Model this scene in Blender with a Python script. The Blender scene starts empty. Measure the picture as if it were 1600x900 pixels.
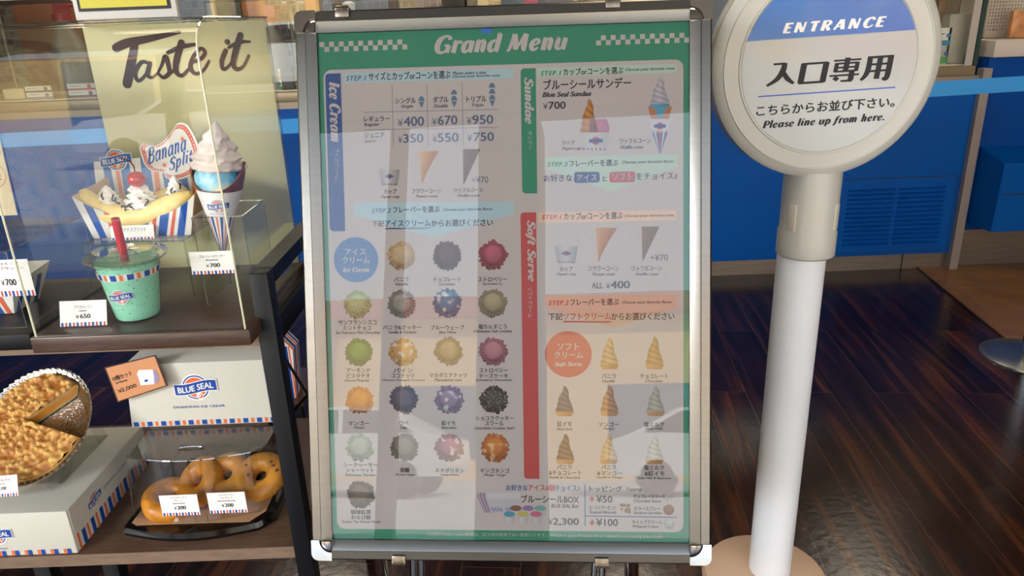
import bpy, bmesh, math, random
from mathutils import Vector, Matrix, noise
from mathutils.geometry import tessellate_polygon
random.seed(7)
S = bpy.context.scene
COL = S.collection
# ------------------------------------------------------------------ camera, world, lights
F, CAM_H = 1155.0, 1.30
_p, _r = math.radians(20), math.radians(2.2)
FW = Vector((0, math.cos(_p), -math.sin(_p)))
_u0 = Vector((0, math.sin(_p), math.cos(_p))); _r0 = Vector((1, 0, 0))
RT = math.cos(_r)*_r0 - math.sin(_r)*_u0
UP = math.sin(_r)*_r0 + math.cos(_r)*_u0
EYE = Vector((0, 0, CAM_H))
cd = bpy.data.cameras.new('camera'); cd.sensor_width = 36; cd.lens = 36*F/1600; cd.clip_start = 0.02
cam = bpy.data.objects.new('camera', cd); COL.objects.link(cam)
m = Matrix((RT, UP, -FW)).transposed().to_4x4(); m.translation = EYE
cam.matrix_world = m
S.camera = cam
S.view_settings.view_transform = 'Standard'; S.view_settings.look = 'None'
S.view_settings.gamma = 1.0; S.view_settings.use_curve_mapping = False
S.view_settings.exposure = 0.12
S.cycles.use_denoising = True; S.cycles.use_adaptive_sampling = False
S.cycles.transparent_max_bounces = 24; S.cycles.max_bounces = 8
S.cycles.caustics_reflective = False; S.cycles.caustics_refractive = False
S.cycles.sample_clamp_indirect = 4.0
w = bpy.data.worlds.new('sky'); S.world = w; w.use_nodes = True
nt = w.node_tree; bg = nt.nodes['Background']
tc = nt.nodes.new('ShaderNodeTexCoord'); sx = nt.nodes.new('ShaderNodeSeparateXYZ'); rp = nt.nodes.new('ShaderNodeValToRGB')
nt.links.new(tc.outputs['Generated'], sx.inputs[0]); nt.links.new(sx.outputs['Z'], rp.inputs[0])
rp.color_ramp.elements[0].position = 0.0; rp.color_ramp.elements[0].color = (0.84, 0.92, 1.0, 1)
rp.color_ramp.elements[1].position = 0.6; rp.color_ramp.elements[1].color = (0.62, 0.79, 1.0, 1)
nt.links.new(rp.outputs[0], bg.inputs[0]); bg.inputs[1].default_value = 4.0
def area(name, loc, rot, sx_, sy_, power, col):
    l = bpy.data.lights.new(name, 'AREA'); l.shape = 'RECTANGLE'; l.size = sx_; l.size_y = sy_; l.energy = power; l.color = col
    o = bpy.data.objects.new(name, l); COL.objects.link(o); o.location = loc; o.rotation_euler = rot; return o
sun = bpy.data.lights.new('sun', 'SUN'); sun.energy = 24.0; sun.angle = 0.01; sun.color = (1, .93, .82)
so = bpy.data.objects.new('sun', sun); COL.objects.link(so)
so.rotation_euler = Vector((-0.60, -0.38, -0.70)).to_track_quat('-Z', 'Y').to_euler()
_w = area('added_rack_fill', (-4.1, -2.35, 2.06), (0, 0, 0), 1.9, .8, 31, (.97, .98, 1))  # added fill light aimed at the rack
_w.data.spread = math.radians(72)
_w.rotation_euler = (Vector((-.75, 1.4, .62))-Vector((-4.1, -2.35, 2.06))).to_track_quat('-Z', 'Y').to_euler()
LAMPS = [(-1.1, 0.9), (0.75, 0.6), (-1.6, 2.6), (0.6, 2.6), (2.2, 2.4), (-1.5, 4.6), (0.8, 4.6), (2.6, 4.6)]
for i, (lx, ly) in enumerate(LAMPS):
    area('ceiling_lamp_light', (lx, ly, 2.98), (0, 0, 0), .5, .5, 3 if i < 5 else 14, (1, .89, .74))

# ------------------------------------------------------------------ helpers
def ray(x, y): return FW + RT*((x-800)/F) - UP*((y-450)/F)
def atY(x, y, Y): d = ray(x, y); return EYE + d*(Y/d.y)
def atZ(x, y, z): d = ray(x, y); return EYE + d*((z-CAM_H)/d.z)
def lin(h):
    h = h.lstrip('#'); o = []
    for i in (0, 2, 4):
        c = int(h[i:i+2], 16)/255; o.append(c/12.92 if c <= .04045 else ((c+.055)/1.055)**2.4)
    return (*o, 1)
MATS = {}
def M(name, hexc='#888888', rough=.5, metal=0., spec=.5, var=0., vscale=20., bump=0., bscale=200., coat=0., trans=0., sss=0., stretch=None):
    if name in MATS: return MATS[name]
    mt = bpy.data.materials.new(name); mt.use_nodes = True; n = mt.node_tree; b = n.nodes['Principled BSDF']
    c = lin(hexc)
    b.inputs['Base Color'].default_value = c; b.inputs['Roughness'].default_value = rough
    b.inputs['Metallic'].default_value = metal; b.inputs['Specular IOR Level'].default_value = spec
    b.inputs['Coat Weight'].default_value = coat; b.inputs['Coat Roughness'].default_value = .05
    b.inputs['Transmission Weight'].default_value = trans
    if sss: b.inputs['Subsurface Weight'].default_value = sss; b.inputs['Subsurface Radius'].default_value = (.01, .006, .004)
    t = n.nodes.new('ShaderNodeTexCoord'); mp = n.nodes.new('ShaderNodeMapping'); n.links.new(t.outputs['Object'], mp.inputs[0])
    if stretch: mp.inputs['Scale'].default_value = stretch
    if var:
        tx = n.nodes.new('ShaderNodeTexNoise'); tx.inputs['Scale'].default_value = vscale; tx.inputs['Detail'].default_value = 4
        n.links.new(mp.outputs[0], tx.inputs['Vector'])
        r = n.nodes.new('ShaderNodeValToRGB'); n.links.new(tx.outputs[0], r.inputs[0])
        r.color_ramp.elements[0].position = .3; r.color_ramp.elements[1].position = .7
        r.color_ramp.elements[0].color = (*[max(0, v*(1-var)) for v in c[:3]], 1)
        r.color_ramp.elements[1].color = (*[min(1, v*(1+var)) for v in c[:3]], 1)
        n.links.new(r.outputs[0], b.inputs['Base Color'])
    if bump:
        tx = n.nodes.new('ShaderNodeTexNoise'); tx.inputs['Scale'].default_value = bscale; n.links.new(mp.outputs[0], tx.inputs['Vector'])
        bp = n.nodes.new('ShaderNodeBump'); bp.inputs['Strength'].default_value = bump; bp.inputs['Distance'].default_value = .002
        n.links.new(tx.outputs[0], bp.inputs['Height']); n.links.new(bp.outputs[0], b.inputs['Normal'])
    MATS[name] = mt; return mt
def clear(name, tint=(.97, .98, .97), base=.04, bump=0., rough=.0, gain=1.):
    """thin clear sheet: mostly transparent, mirror reflection that grows towards grazing angles"""
    if name in MATS: return MATS[name]
    mt = bpy.data.materials.new(name); mt.use_nodes = True; n = mt.node_tree
    n.nodes.remove(n.nodes['Principled BSDF']); out = n.nodes['Material Output']
    tr = n.nodes.new('ShaderNodeBsdfTransparent'); tr.inputs[0].default_value = (*tint, 1)
    gl = n.nodes.new('ShaderNodeBsdfGlossy'); gl.inputs['Roughness'].default_value = rough
    lw = n.nodes.new('ShaderNodeLayerWeight'); lw.inputs[0].default_value = .5
    pw = n.nodes.new('ShaderNodeMath'); pw.operation = 'POWER'; pw.inputs[1].default_value = 5
    ma = n.nodes.new('ShaderNodeMath'); ma.operation = 'MULTIPLY_ADD'; ma.inputs[1].default_value = .9*gain; ma.inputs[2].default_value = base; ma.use_clamp = True
    mx = n.nodes.new('ShaderNodeMixShader')
    n.links.new(lw.outputs['Facing'], pw.inputs[0]); n.links.new(pw.outputs[0], ma.inputs[0]); n.links.new(ma.outputs[0], mx.inputs[0])
    n.links.new(tr.outputs[0], mx.inputs[1]); n.links.new(gl.outputs[0], mx.inputs[2]); n.links.new(mx.outputs[0], out.inputs[0])
    if bump:
        t = n.nodes.new('ShaderNodeTexCoord'); tx = n.nodes.new('ShaderNodeTexNoise'); tx.inputs['Scale'].default_value = 5; tx.inputs['Detail'].default_value = 1
        n.links.new(t.outputs['Object'], tx.inputs['Vector'])
        bp = n.nodes.new('ShaderNodeBump'); bp.inputs['Strength'].default_value = bump; bp.inputs['Distance'].default_value = .01
        n.links.new(tx.outputs[0], bp.inputs['Height']); n.links.new(bp.outputs[0], gl.inputs['Normal'])
    MATS[name] = mt; return mt
def colmat(name, rough=.5, spec=.3, coat=0., ink=1.):
    if name in MATS: return MATS[name]
    mt = bpy.data.materials.new(name); mt.use_nodes = True; n = mt.node_tree; b = n.nodes['Principled BSDF']
    a = n.nodes.new('ShaderNodeVertexColor'); a.layer_name = 'Col'; k = n.nodes.new('ShaderNodeMix'); k.data_type = 'RGBA'; k.blend_type = 'MULTIPLY'; k.inputs[0].default_value = 1; k.inputs[7].default_value = (ink, ink, ink, 1); n.links.new(a.outputs[0], k.inputs[6]); n.links.new(k.outputs[2], b.inputs['Base Color'])
    b.inputs['Roughness'].default_value = rough; b.inputs['Specular IOR Level'].default_value = spec; b.inputs['Coat Weight'].default_value = coat
    MATS[name] = mt; return mt
def root_of(o):
    while o.parent: o = o.parent
    return o
class MB:
    def __init__(s): s.v = []; s.f = []; s.m = []; s.sm = []; s.c = []
    def add(s, vs, fs, mi=0, smooth=False, cols=None):
        o = len(s.v); s.v += [tuple(p) for p in vs]
        s.c += [tuple(c) for c in cols] if cols else [(1, 1, 1, 1)]*len(vs)
        for f in fs: s.f.append(tuple(i+o for i in f)); s.m.append(mi); s.sm.append(smooth)
        return s
    def box(s, a, b, mi=0, mat=None):
        x0, y0, z0 = a; x1, y1, z1 = b
        vs = [Vector(p) for p in ((x0,y0,z0),(x1,y0,z0),(x1,y1,z0),(x0,y1,z0),(x0,y0,z1),(x1,y0,z1),(x1,y1,z1),(x0,y1,z1))]
        if mat: vs = [mat @ p for p in vs]
        return s.add(vs, [(0,3,2,1),(4,5,6,7),(0,1,5,4),(1,2,6,5),(2,3,7,6),(3,0,4,7)], mi)
    def bbox(s, a, b, r=.003, mi=0, mat=None, seg=2):
        """box with rounded edges"""
        bm = bmesh.new(); c = [(a[i]+b[i])/2 for i in range(3)]; d = [abs(b[i]-a[i]) for i in range(3)]
        bmesh.ops.create_cube(bm, size=1, matrix=Matrix.Translation(c) @ Matrix.Diagonal((*d, 1)))
        bmesh.ops.bevel(bm, geom=bm.edges[:], offset=min(r, min(d)*.45), segments=seg, affect='EDGES', profile=.5)
        bm.verts.index_update(); vs = [(mat @ v.co if mat else v.co.copy()) for v in bm.verts]
        s.add(vs, [tuple(v.index for v in f.verts) for f in bm.faces], mi, False); bm.free(); return s
    def hexa(s, p, mi=0):
        """eight corners: bottom four then top four, same winding"""
        return s.add(p, [(0,3,2,1),(4,5,6,7),(0,1,5,4),(1,2,6,5),(2,3,7,6),(3,0,4,7)], mi)
    def slab(s, q, n, t, mi=0):
        """quad q thickened by t along n"""
        q = [Vector(p) for p in q]; n = Vector(n).normalized()*t
        return s.hexa(q + [p+n for p in q], mi)
    def prism(s, poly, d, mi=0, smooth=False, caps=True):
        """planar polygon (3-D points) extruded by d"""
        n = len(poly); P = [Vector(p) for p in poly]; d = Vector(d)
        vs = P + [p+d for p in P]; fs = [(i, (i+1) % n, (i+1) % n+n, i+n) for i in range(n)]
        s.add(vs, fs, mi, smooth)
        if caps:
            tri = tessellate_polygon([P]); s.add(P, tri, mi); s.add([p+d for p in P], tri, mi)
        return s
    def tube(s, pts, r, n=10, mi=0, cap=True, closed=False):
        P = [Vector(p) for p in pts]; R = r if isinstance(r, (list, tuple)) else [r]*len(P); vs = []; k = len(P)
        ref = None
        for i in range(k):
            t = (P[(i+1) % k]-P[i-1]) if closed else (P[min(i+1, k-1)]-P[max(i-1, 0)])
            t.normalize()
            if ref is None: ref = t.orthogonal().normalized()
            ref = (ref - t*ref.dot(t)).normalized(); q = t.cross(ref)
            vs += [P[i]+(ref*math.cos(a)+q*math.sin(a))*R[i] for a in (2*math.pi*j/n for j in range(n))]
        fs = [(i*n+j, i*n+(j+1) % n, ((i+1) % k)*n+(j+1) % n, ((i+1) % k)*n+j) for i in range(k if closed else k-1) for j in range(n)]
        s.add(vs, fs, mi, True)
        if cap and not closed: s.add(vs[:n], [tuple(range(n))[::-1]], mi); s.add(vs[-n:], [tuple(range(n))], mi)
        return s
    def lathe(s, prof, c=(0,0,0), n=32, mi=0, X=(1,0,0), Y=(0,1,0), Z=(0,0,1), fn=None, smooth=True, closed=False, colf=None):
        c = Vector(c); X = Vector(X); Y = Vector(Y); Z = Vector(Z); vs = []; cols = [] if colf else None
        for i, (r, z) in enumerate(prof):
            for j in range(n):
                a = 2*math.pi*j/n; rr, zz = (r, z) if not fn else fn(r, z, a, i)
                vs.append(c+X*(rr*math.cos(a))+Y*(rr*math.sin(a))+Z*zz)
                if colf: cols.append(colf(i, a))
        k = len(prof)
        fs = [(i*n+j, i*n+(j+1) % n, ((i+1) % k)*n+(j+1) % n, ((i+1) % k)*n+j) for i in range(k if closed else k-1) for j in range(n)]
        return s.add(vs, fs, mi, smooth, cols)
    def ball(s, c, r, n=16, mi=0, sc=(1,1,1), fn=None):
        vs = []; fs = []; k = n//2
        for i in range(k+1):
            t = math.pi*i/k
            for j in range(n):
                a = 2*math.pi*j/n; d = Vector((math.sin(t)*math.cos(a), math.sin(t)*math.sin(a), math.cos(t)))
                q = r*(fn(d) if fn else 1)
                vs.append(Vector(c)+Vector((d.x*q*sc[0], d.y*q*sc[1], d.z*q*sc[2])))
        fs = [(i*n+j, (i+1)*n+j, (i+1)*n+(j+1) % n, i*n+(j+1) % n) for i in range(k) for j in range(n)]
        return s.add(vs, fs, mi, True)
    def torus(s, c, nrm, R, r, n=40, k=18, mi=0, fn=None):
        nz = Vector(nrm).normalized(); x = nz.orthogonal().normalized(); y = nz.cross(x); vs = []
        for i in range(n):
            a = 2*math.pi*i/n; d = x*math.cos(a)+y*math.sin(a)
            for j in range(k):
                b = 2*math.pi*j/k; q = r*(fn(a, b) if fn else 1)
                vs.append(Vector(c)+d*(R+q*math.cos(b))+nz*q*math.sin(b))
        fs = [(i*k+j, ((i+1) % n)*k+j, ((i+1) % n)*k+(j+1) % k, i*k+(j+1) % k) for i in range(n) for j in range(k)]
        return s.add(vs, fs, mi, True)
    def build(s, name, mats, parent=None, label=None, kind=None, sharp=True):
        me = bpy.data.meshes.new(name)
        off = root_of(parent).location.copy() if parent else Vector((0, 0, 0))
        me.from_pydata([tuple(Vector(p)-off) for p in s.v], [], s.f)
        if not isinstance(mats, (list, tuple)): mats = [mats]
        for x in mats: me.materials.append(x)
        me.polygons.foreach_set('material_index', s.m); me.polygons.foreach_set('use_smooth', s.sm)
        if any(c != (1, 1, 1, 1) for c in s.c):
            ca = me.color_attributes.new('Col', 'FLOAT_COLOR', 'POINT')
            ca.data.foreach_set('color', [x for c in s.c for x in c])
        me.update()
        if sharp: me.set_sharp_from_angle(angle=math.radians(38))
        o = bpy.data.objects.new(name, me); COL.objects.link(o)
        if parent: o.parent = parent
        if label: o['label'] = label
        if kind: o['kind'] = kind
        return o
def thing(name, label, cat, loc=(0, 0, 0), group=None):
    o = bpy.data.objects.new(name, None); o.empty_display_size = .05; COL.objects.link(o); o.location = loc
    o['label'] = label; o['category'] = cat
    if group: o['group'] = group
    return o
def tag(o, label, cat, group=None, kind=None):
    o['label'] = label; o['category'] = cat
    if group: o['group'] = group
    if kind: o['kind'] = kind
    return o
def struct(name, mb, mat):
    o = mb.build(name, mat); o['kind'] = 'structure'; return o

# ------------------------------------------------------------------ print on surfaces
class Plane:
    def __init__(s, o, u, v):
        s.o = Vector(o); s.u = Vector(u).normalized(); s.n = s.u.cross(Vector(v)).normalized(); s.v = s.n.cross(s.u)
    def at(s, a, b, w=0): return s.o+s.u*a+s.v*b+s.n*w
    def px(s, x, y):
        d = ray(x, y); t = (s.o-EYE).dot(s.n)/d.dot(s.n); q = EYE+d*t-s.o; return q.dot(s.u), q.dot(s.v)
    def P(s, x, y, w=0): return s.at(*s.px(x, y), w)
class Cone:
    """print surface round a vertical cup: a = arc length, b = height"""
    def __init__(s, c, r0, r1, h, a0): s.c = Vector(c); s.r0 = r0; s.r1 = r1; s.h = h; s.a0 = a0
    def at(s, a, b, w=0):
        r = s.r0+(s.r1-s.r0)*b/s.h+w; t = s.a0+a/((s.r0+s.r1)/2)
        return s.c+Vector((r*math.cos(t), r*math.sin(t), b))
def poly(mb, sf, pts, w, mi=0):
    tri = tessellate_polygon([[Vector((p[0], p[1], 0)) for p in pts]])
    mb.add([sf.at(p[0], p[1], w) for p in pts], tri, mi)
def rect(mb, sf, a0, b0, a1, b1, w, mi=0, nx=1):
    vs = []; fs = []
    for i in range(nx+1):
        a = a0+(a1-a0)*i/nx; vs += [sf.at(a, b0, w), sf.at(a, b1, w)]
    for i in range(nx): fs.append((2*i, 2*i+2, 2*i+3, 2*i+1))
    mb.add(vs, fs, mi)
def rrect_pts(a0, b0, a1, b1, r, corners=(1, 1, 1, 1), n=6):
    out = []
    for (cx, cy, st, on) in ((a1-r, b1-r, 0, corners[1]), (a0+r, b1-r, 90, corners[0]), (a0+r, b0+r, 180, corners[2]), (a1-r, b0+r, 270, corners[3])):
        if on:
            for i in range(n+1): t = math.radians(st+90*i/n); out.append((cx+r*math.cos(t), cy+r*math.sin(t)))
        else: out.append((a1 if st in (0, 270) else a0, b1 if st in (0, 90) else b0))
    return out
def disc(mb, sf, a, b, r, w, mi=0, n=36, r0=0, ry=None):
    ry = ry or r; vs = []; ring = [1., .5] if not r0 else [1., r0/r]
    for q in ring: vs += [sf.at(a+r*q*math.cos(2*math.pi*i/n), b+ry*q*math.sin(2*math.pi*i/n), w) for i in range(n)]
    fs = [(i, (i+1) % n, n+(i+1) % n, n+i) for i in range(n)]
    mb.add(vs, fs, mi)
    if not r0: mb.add(vs[n:], [tuple(range(n))], mi)
def crom(pts, k=8):
    if len(pts) < 3: k = 1
    out = []; n = len(pts)
    for i in range(n-1):
        p0, p1, p2, p3 = pts[max(i-1, 0)], pts[i], pts[i+1], pts[min(i+2, n-1)]
        for j in range(k):
            t = j/k
            out.append(tuple(.5*((2*b)+(-a+c)*t+(2*a-5*b+4*c-d)*t*t+(-a+3*b-3*c+d)*t**3) for a, b, c, d in zip(p0, p1, p2, p3)))
    out.append(tuple(pts[-1])); return out
def ribbon(pts, k=8, roundcap=False):
    """stroke polyline (x, y, width) -> list of quads/polys in 2-D"""
    P = crom(pts, k); L = []; R = []
    for i, (x, y, wd) in enumerate(P):
        a = P[max(i-1, 0)]; b = P[min(i+1, len(P)-1)]; tx, ty = b[0]-a[0], b[1]-a[1]; l = math.hypot(tx, ty) or 1
        nx, ny = -ty/l*wd/2, tx/l*wd/2; L.append((x+nx, y+ny)); R.append((x-nx, y-ny))
    qs = [[R[i], R[i+1], L[i+1], L[i]] for i in range(len(P)-1)]
    if roundcap:
        for (x, y, wd) in (P[0], P[-1]): qs.append([(x+wd/2*math.cos(t*math.pi/5), y+wd/2*math.sin(t*math.pi/5)) for t in range(10)])
    return qs
_TX = {}
def text2d(s, bold=.0, shear=0., space=1.):
    """outline text as 2-D triangles (x, y), from the built-in face"""
    key = (s, bold, shear, space)
    if key in _TX: return _TX[key]
    c = bpy.data.curves.new('t', 'FONT'); c.body = s; c.resolution_u = 3; c.shear = shear; c.space_character = space
    o = bpy.data.objects.new('t', c); COL.objects.link(o); bpy.context.view_layer.update()
    me = bpy.data.meshes.new_from_object(o.evaluated_get(bpy.context.evaluated_depsgraph_get()))
    V = [(v.co.x, v.co.y) for v in me.vertices]; Fc = [tuple(p.vertices) for p in me.polygons]
    bpy.data.objects.remove(o); bpy.data.curves.remove(c); bpy.data.meshes.remove(me)
    if bold:
        n = len(V); V2 = []; F2 = []
        for k, (dx, dy) in enumerate(((bold, 0), (-bold, 0), (0, bold*.6), (0, -bold*.6))):
            V2 += [(x+dx, y+dy, k) for x, y in V]; F2 += [tuple(i+k*n for i in f) for f in Fc]
        V, Fc = V2, F2
    _TX[key] = (V, Fc); return V, Fc
# slab italic display face drawn as strokes: cap height 1, x-height .68
G = {
 'n': (.66, [[(.06,.58,.08),(.14,.66,.14),(.16,.5,.2),(.16,0,.2)], [(.17,.42,.08),(.28,.6,.12),(.42,.62,.17),(.46,.46,.2),(.46,.12,.2),(.56,.02,.1)]]),
 'm': (.98, [[(.06,.58,.08),(.14,.66,.14),(.16,.5,.2),(.16,0,.2)], [(.17,.42,.08),(.27,.6,.12),(.4,.62,.17),(.44,.46,.2),(.44,0,.2)], [(.45,.42,.08),(.55,.6,.12),(.68,.62,.17),(.73,.46,.2),(.73,.12,.2),(.84,.02,.1)]]),
 'u': (.68, [[(.06,.62,.1),(.15,.62,.18),(.15,.4,.2),(.16,.14,.19),(.26,.05,.14),(.38,.1,.1),(.47,.3,.08)], [(.5,.67,.2),(.5,.15,.2),(.6,.02,.1)]]),
 'r': (.5, [[(.06,.58,.08),(.14,.66,.14),(.16,.5,.2),(.16,0,.2)], [(.18,.4,.08),(.28,.58,.12),(.4,.62,.16),(.42,.52,.18)]]),
 'a': (.66, [[(.48,.56,.08),(.34,.64,.11),(.16,.52,.17),(.12,.3,.2),(.17,.08,.17),(.3,.05,.12),(.46,.24,.08)], [(.5,.67,.2),(.5,.14,.2),(.6,.02,.1)]]),
 'd': (.68, [[(.48,.56,.08),(.34,.64,.11),(.16,.52,.17),(.12,.3,.2),(.17,.08,.17),(.3,.05,.12),(.46,.24,.08)], [(.38,.95,.08),(.5,1.0,.16),(.51,.85,.2),(.51,.14,.2),(.61,.02,.1)]]),
 'e': (.58, [[(.14,.3,.08),(.32,.34,.08),(.43,.46,.14),(.39,.6,.14),(.27,.63,.11),(.14,.5,.17),(.11,.3,.2),(.17,.09,.18),(.3,.04,.13),(.47,.16,.08)]]),
 'c': (.54, [[(.43,.5,.18),(.4,.6,.14),(.28,.64,.11),(.14,.5,.17),(.11,.3,.2),(.17,.09,.18),(.3,.04,.13),(.46,.16,.08)]]),
 'o': (.62, [[(.3,.64,.11),(.15,.52,.17),(.11,.3,.2),(.17,.09,.17),(.3,.04,.11),(.45,.14,.17),(.49,.36,.2),(.43,.58,.17),(.3,.64,.11)]]),
 's': (.52, [[(.42,.52,.14),(.36,.62,.1),(.24,.63,.11),(.14,.52,.17),(.2,.4,.19),(.36,.28,.19),(.4,.15,.17),(.28,.04,.11),(.14,.06,.1),(.08,.16,.14)]]),
 't': (.46, [[(.2,.9,.16),(.18,.7,.2),(.16,.2,.2),(.22,.06,.14),(.34,.06,.09),(.42,.16,.07)], [(.02,.62,.1),(.4,.62,.1)]]),
 'f': (.46, [[(.46,.9,.16),(.36,.97,.12),(.24,.88,.16),(.2,.66,.2),(.16,.2,.2),(.1,-.12,.18),(-.04,-.22,.1)], [(.02,.62,.1),(.4,.62,.1)]]),
 'l': (.36, [[(.06,.95,.08),(.16,1.,.16),(.17,.85,.2),(.17,.14,.2),(.28,.02,.1)]]),
 'i': (.36, [[(.05,.58,.08),(.14,.66,.14),(.16,.5,.2),(.16,.14,.2),(.27,.02,.1)], [(.17,.86,.2),(.17,.99,.2)]]),
 'h': (.68, [[(.06,.95,.08),(.16,1.,.16),(.17,.85,.2),(.17,0,.2)], [(.18,.42,.08),(.28,.6,.12),(.42,.62,.17),(.46,.46,.2),(.46,.12,.2),(.57,.02,.1)]]),
 'p': (.66, [[(.06,.58,.08),(.14,.66,.14),(.16,.5,.2),(.16,-.28,.2)], [(.18,.42,.08),(.28,.6,.12),(.42,.62,.15),(.5,.4,.2),(.46,.12,.17),(.32,.03,.11),(.18,.14,.08)]]),
 'v': (.58, [[(.05,.6,.1),(.14,.64,.16),(.2,.4,.2),(.26,.02,.16)], [(.26,.02,.12),(.4,.25,.1),(.48,.5,.15),(.42,.64,.14)]]),
 'G': (.86, [[(.7,.76,.2),(.64,.92,.16),(.46,.97,.12),(.22,.82,.2),(.12,.48,.24),(.2,.14,.21),(.4,.03,.13),(.6,.12,.1),(.68,.32,.08)], [(.48,.44,.09),(.72,.44,.12)], [(.7,.44,.2),(.68,.02,.2)]]),
 'C': (.76, [[(.68,.74,.2),(.62,.92,.16),(.44,.97,.12),(.22,.82,.2),(.12,.48,.24),(.2,.14,.21),(.38,.03,.13),(.58,.1,.1),(.7,.26,.08)]]),
 'M': (1.1, [[(.02,.04,.1),(.12,.06,.12),(.16,.3,.14),(.24,.96,.16)], [(.22,.97,.22),(.36,.5,.24),(.46,.08,.2)], [(.46,.08,.1),(.62,.5,.12),(.78,.97,.16)], [(.8,.97,.22),(.82,.5,.23),(.86,.12,.22),(.97,.02,.1)]]),
 'I': (.42, [[(.2,1,.24),(.2,0,.24)]]),
 'S': (.7, [[(.6,.76,.17),(.54,.92,.13),(.38,.97,.13),(.2,.84,.2),(.2,.66,.22),(.42,.5,.23),(.56,.34,.22),(.54,.12,.19),(.34,.03,.12),(.16,.08,.12),(.1,.26,.17)]]),
 'B': (.78, [[(.2,1,.24),(.2,0,.24)], [(.2,.95,.1),(.46,.96,.12),(.6,.8,.2),(.5,.58,.14),(.25,.52,.1)], [(.3,.52,.1),(.56,.5,.14),(.66,.28,.23),(.5,.06,.14),(.2,.05,.1)]]),
 'P': (.72, [[(.2,1,.24),(.2,0,.24)], [(.2,.95,.1),(.46,.96,.12),(.62,.74,.22),(.5,.48,.14),(.25,.44,.1)]]),
 '.': (.3, [[(.14,0,.2),(.14,.17,.2)]]),
 ' ': (.34, []),
}
def stroke2d(s, shear=.2, thin=1.22):
    x = 0; V = []; Fc = []
    for ch in s:
        adv, st = G[ch]
        for k in st:
            for q in ribbon([(px+x+py*shear, py, wd*thin) for px, py, wd in k], 5):
                o = len(V); V += q; Fc.append(tuple(range(o, o+len(q))))
        x += adv
    return V, Fc
def place(mb, sf, VF, a0, b0, a1, b1, w, mi=0, rot=False):
    """fit 2-D glyphs into the box a0..a1 x b0..b1 of a surface; rot = reads downwards"""
    V, Fc = VF
    if rot: V = [(p[1], -p[0], *p[2:]) for p in V]
    xs = [p[0] for p in V]; ys = [p[1] for p in V]; x0, y0 = min(xs), min(ys); dx, dy = max(xs)-x0 or 1, max(ys)-y0 or 1
    lay = 7e-7 if len(V[0]) == 2 and len(Fc[0]) > 3 else 0     # ink strokes lie one over the other
    mb.add([sf.at(a0+(p[0]-x0)/dx*(a1-a0), b0+(p[1]-y0)/dy*(b1-b0), w+(lay*(i//4) if len(p) == 2 else p[2]*3e-5)) for i, p in enumerate(V)], Fc, mi)
def pxbox(pl, x0, yt, x1, yb, sl):
    """picture box -> box on the plane; sl = slope of the plane's horizontals in the picture"""
    a0, b0 = pl.px(x0, yb); a1, _ = pl.px(x1, yb+sl*(x1-x0)); _, b1 = pl.px(x0, yt); return a0, b0, a1, b1
def logo(mb, sf, a, b, W, w, mi, dw=.0003):
    """round badge with a banner; mi = white, blue, orange"""
    wh, bl, og = mi; r = W*.31
    disc(mb, sf, a, b, r*1.12, w, wh); disc(mb, sf, a, b, r, w+dw, bl); disc(mb, sf, a, b, r*.9, w+2*dw, wh); disc(mb, sf, a, b, r*.82, w+3*dw, og)
    def banner(hw, hh, ww, mi_):
        n = 14; vs = []
        for i in range(n+1):
            t = i/n*2-1; y = .035*W*math.sin(t*2.6)+.03*W*t
            vs += [sf.at(a+t*hw, b+y-hh, ww), sf.at(a+t*hw, b+y+hh, ww)]
        mb.add(vs, [(2*i, 2*i+2, 2*i+3, 2*i+1) for i in range(n)], mi_)
    banner(W*.52, W*.155, w+4*dw, wh); banner(W*.5, W*.132, w+5*dw, bl)
    V, Fc = text2d('BLUE SEAL', .03); xs = [p[0] for p in V]; ys = [p[1] for p in V]
    x0, dx, dy = min(xs), max(xs)-min(xs), max(ys)
    mb.add([sf.at(a+((x-x0)/dx-.5)*W*.86, b+W*(.035*math.sin(((x-x0)/dx-.5)*1.72*2.6)+.03*((x-x0)/dx-.5)*1.72)+(y/dy-.5)*W*.15, w+6*dw+k_*3e-5) for x, y, k_ in V], Fc, wh)
    # curled wave at the lower right
    disc(mb, sf, a+W*.07, b-W*.215, W*.085, w+4*dw, wh, 20); disc(mb, sf, a+W*.085, b-W*.225, W*.055, w+4.6*dw, og, 20); disc(mb, sf, a+W*.072, b-W*.215, W*.03, w+5.2*dw, wh, 16)
def stripes(mb, sf, a0, a1, b0, b1, n, w, mi, lean=0., ratio=(.34, .22)):
    """airmail dashes: blue and orange in turn"""
    p = (a1-a0)/n
    for i in range(n):
        for k, (st, wd) in enumerate(((.03, ratio[0]), (.58, ratio[1]))):
            x0 = a0+p*(i+st); x1 = x0+p*wd
            mb.add([sf.at(x0, b0, w), sf.at(x1, b0, w), sf.at(x1+lean, b1, w), sf.at(x0+lean, b1, w)], [(0, 1, 2, 3)], mi[k])
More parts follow.
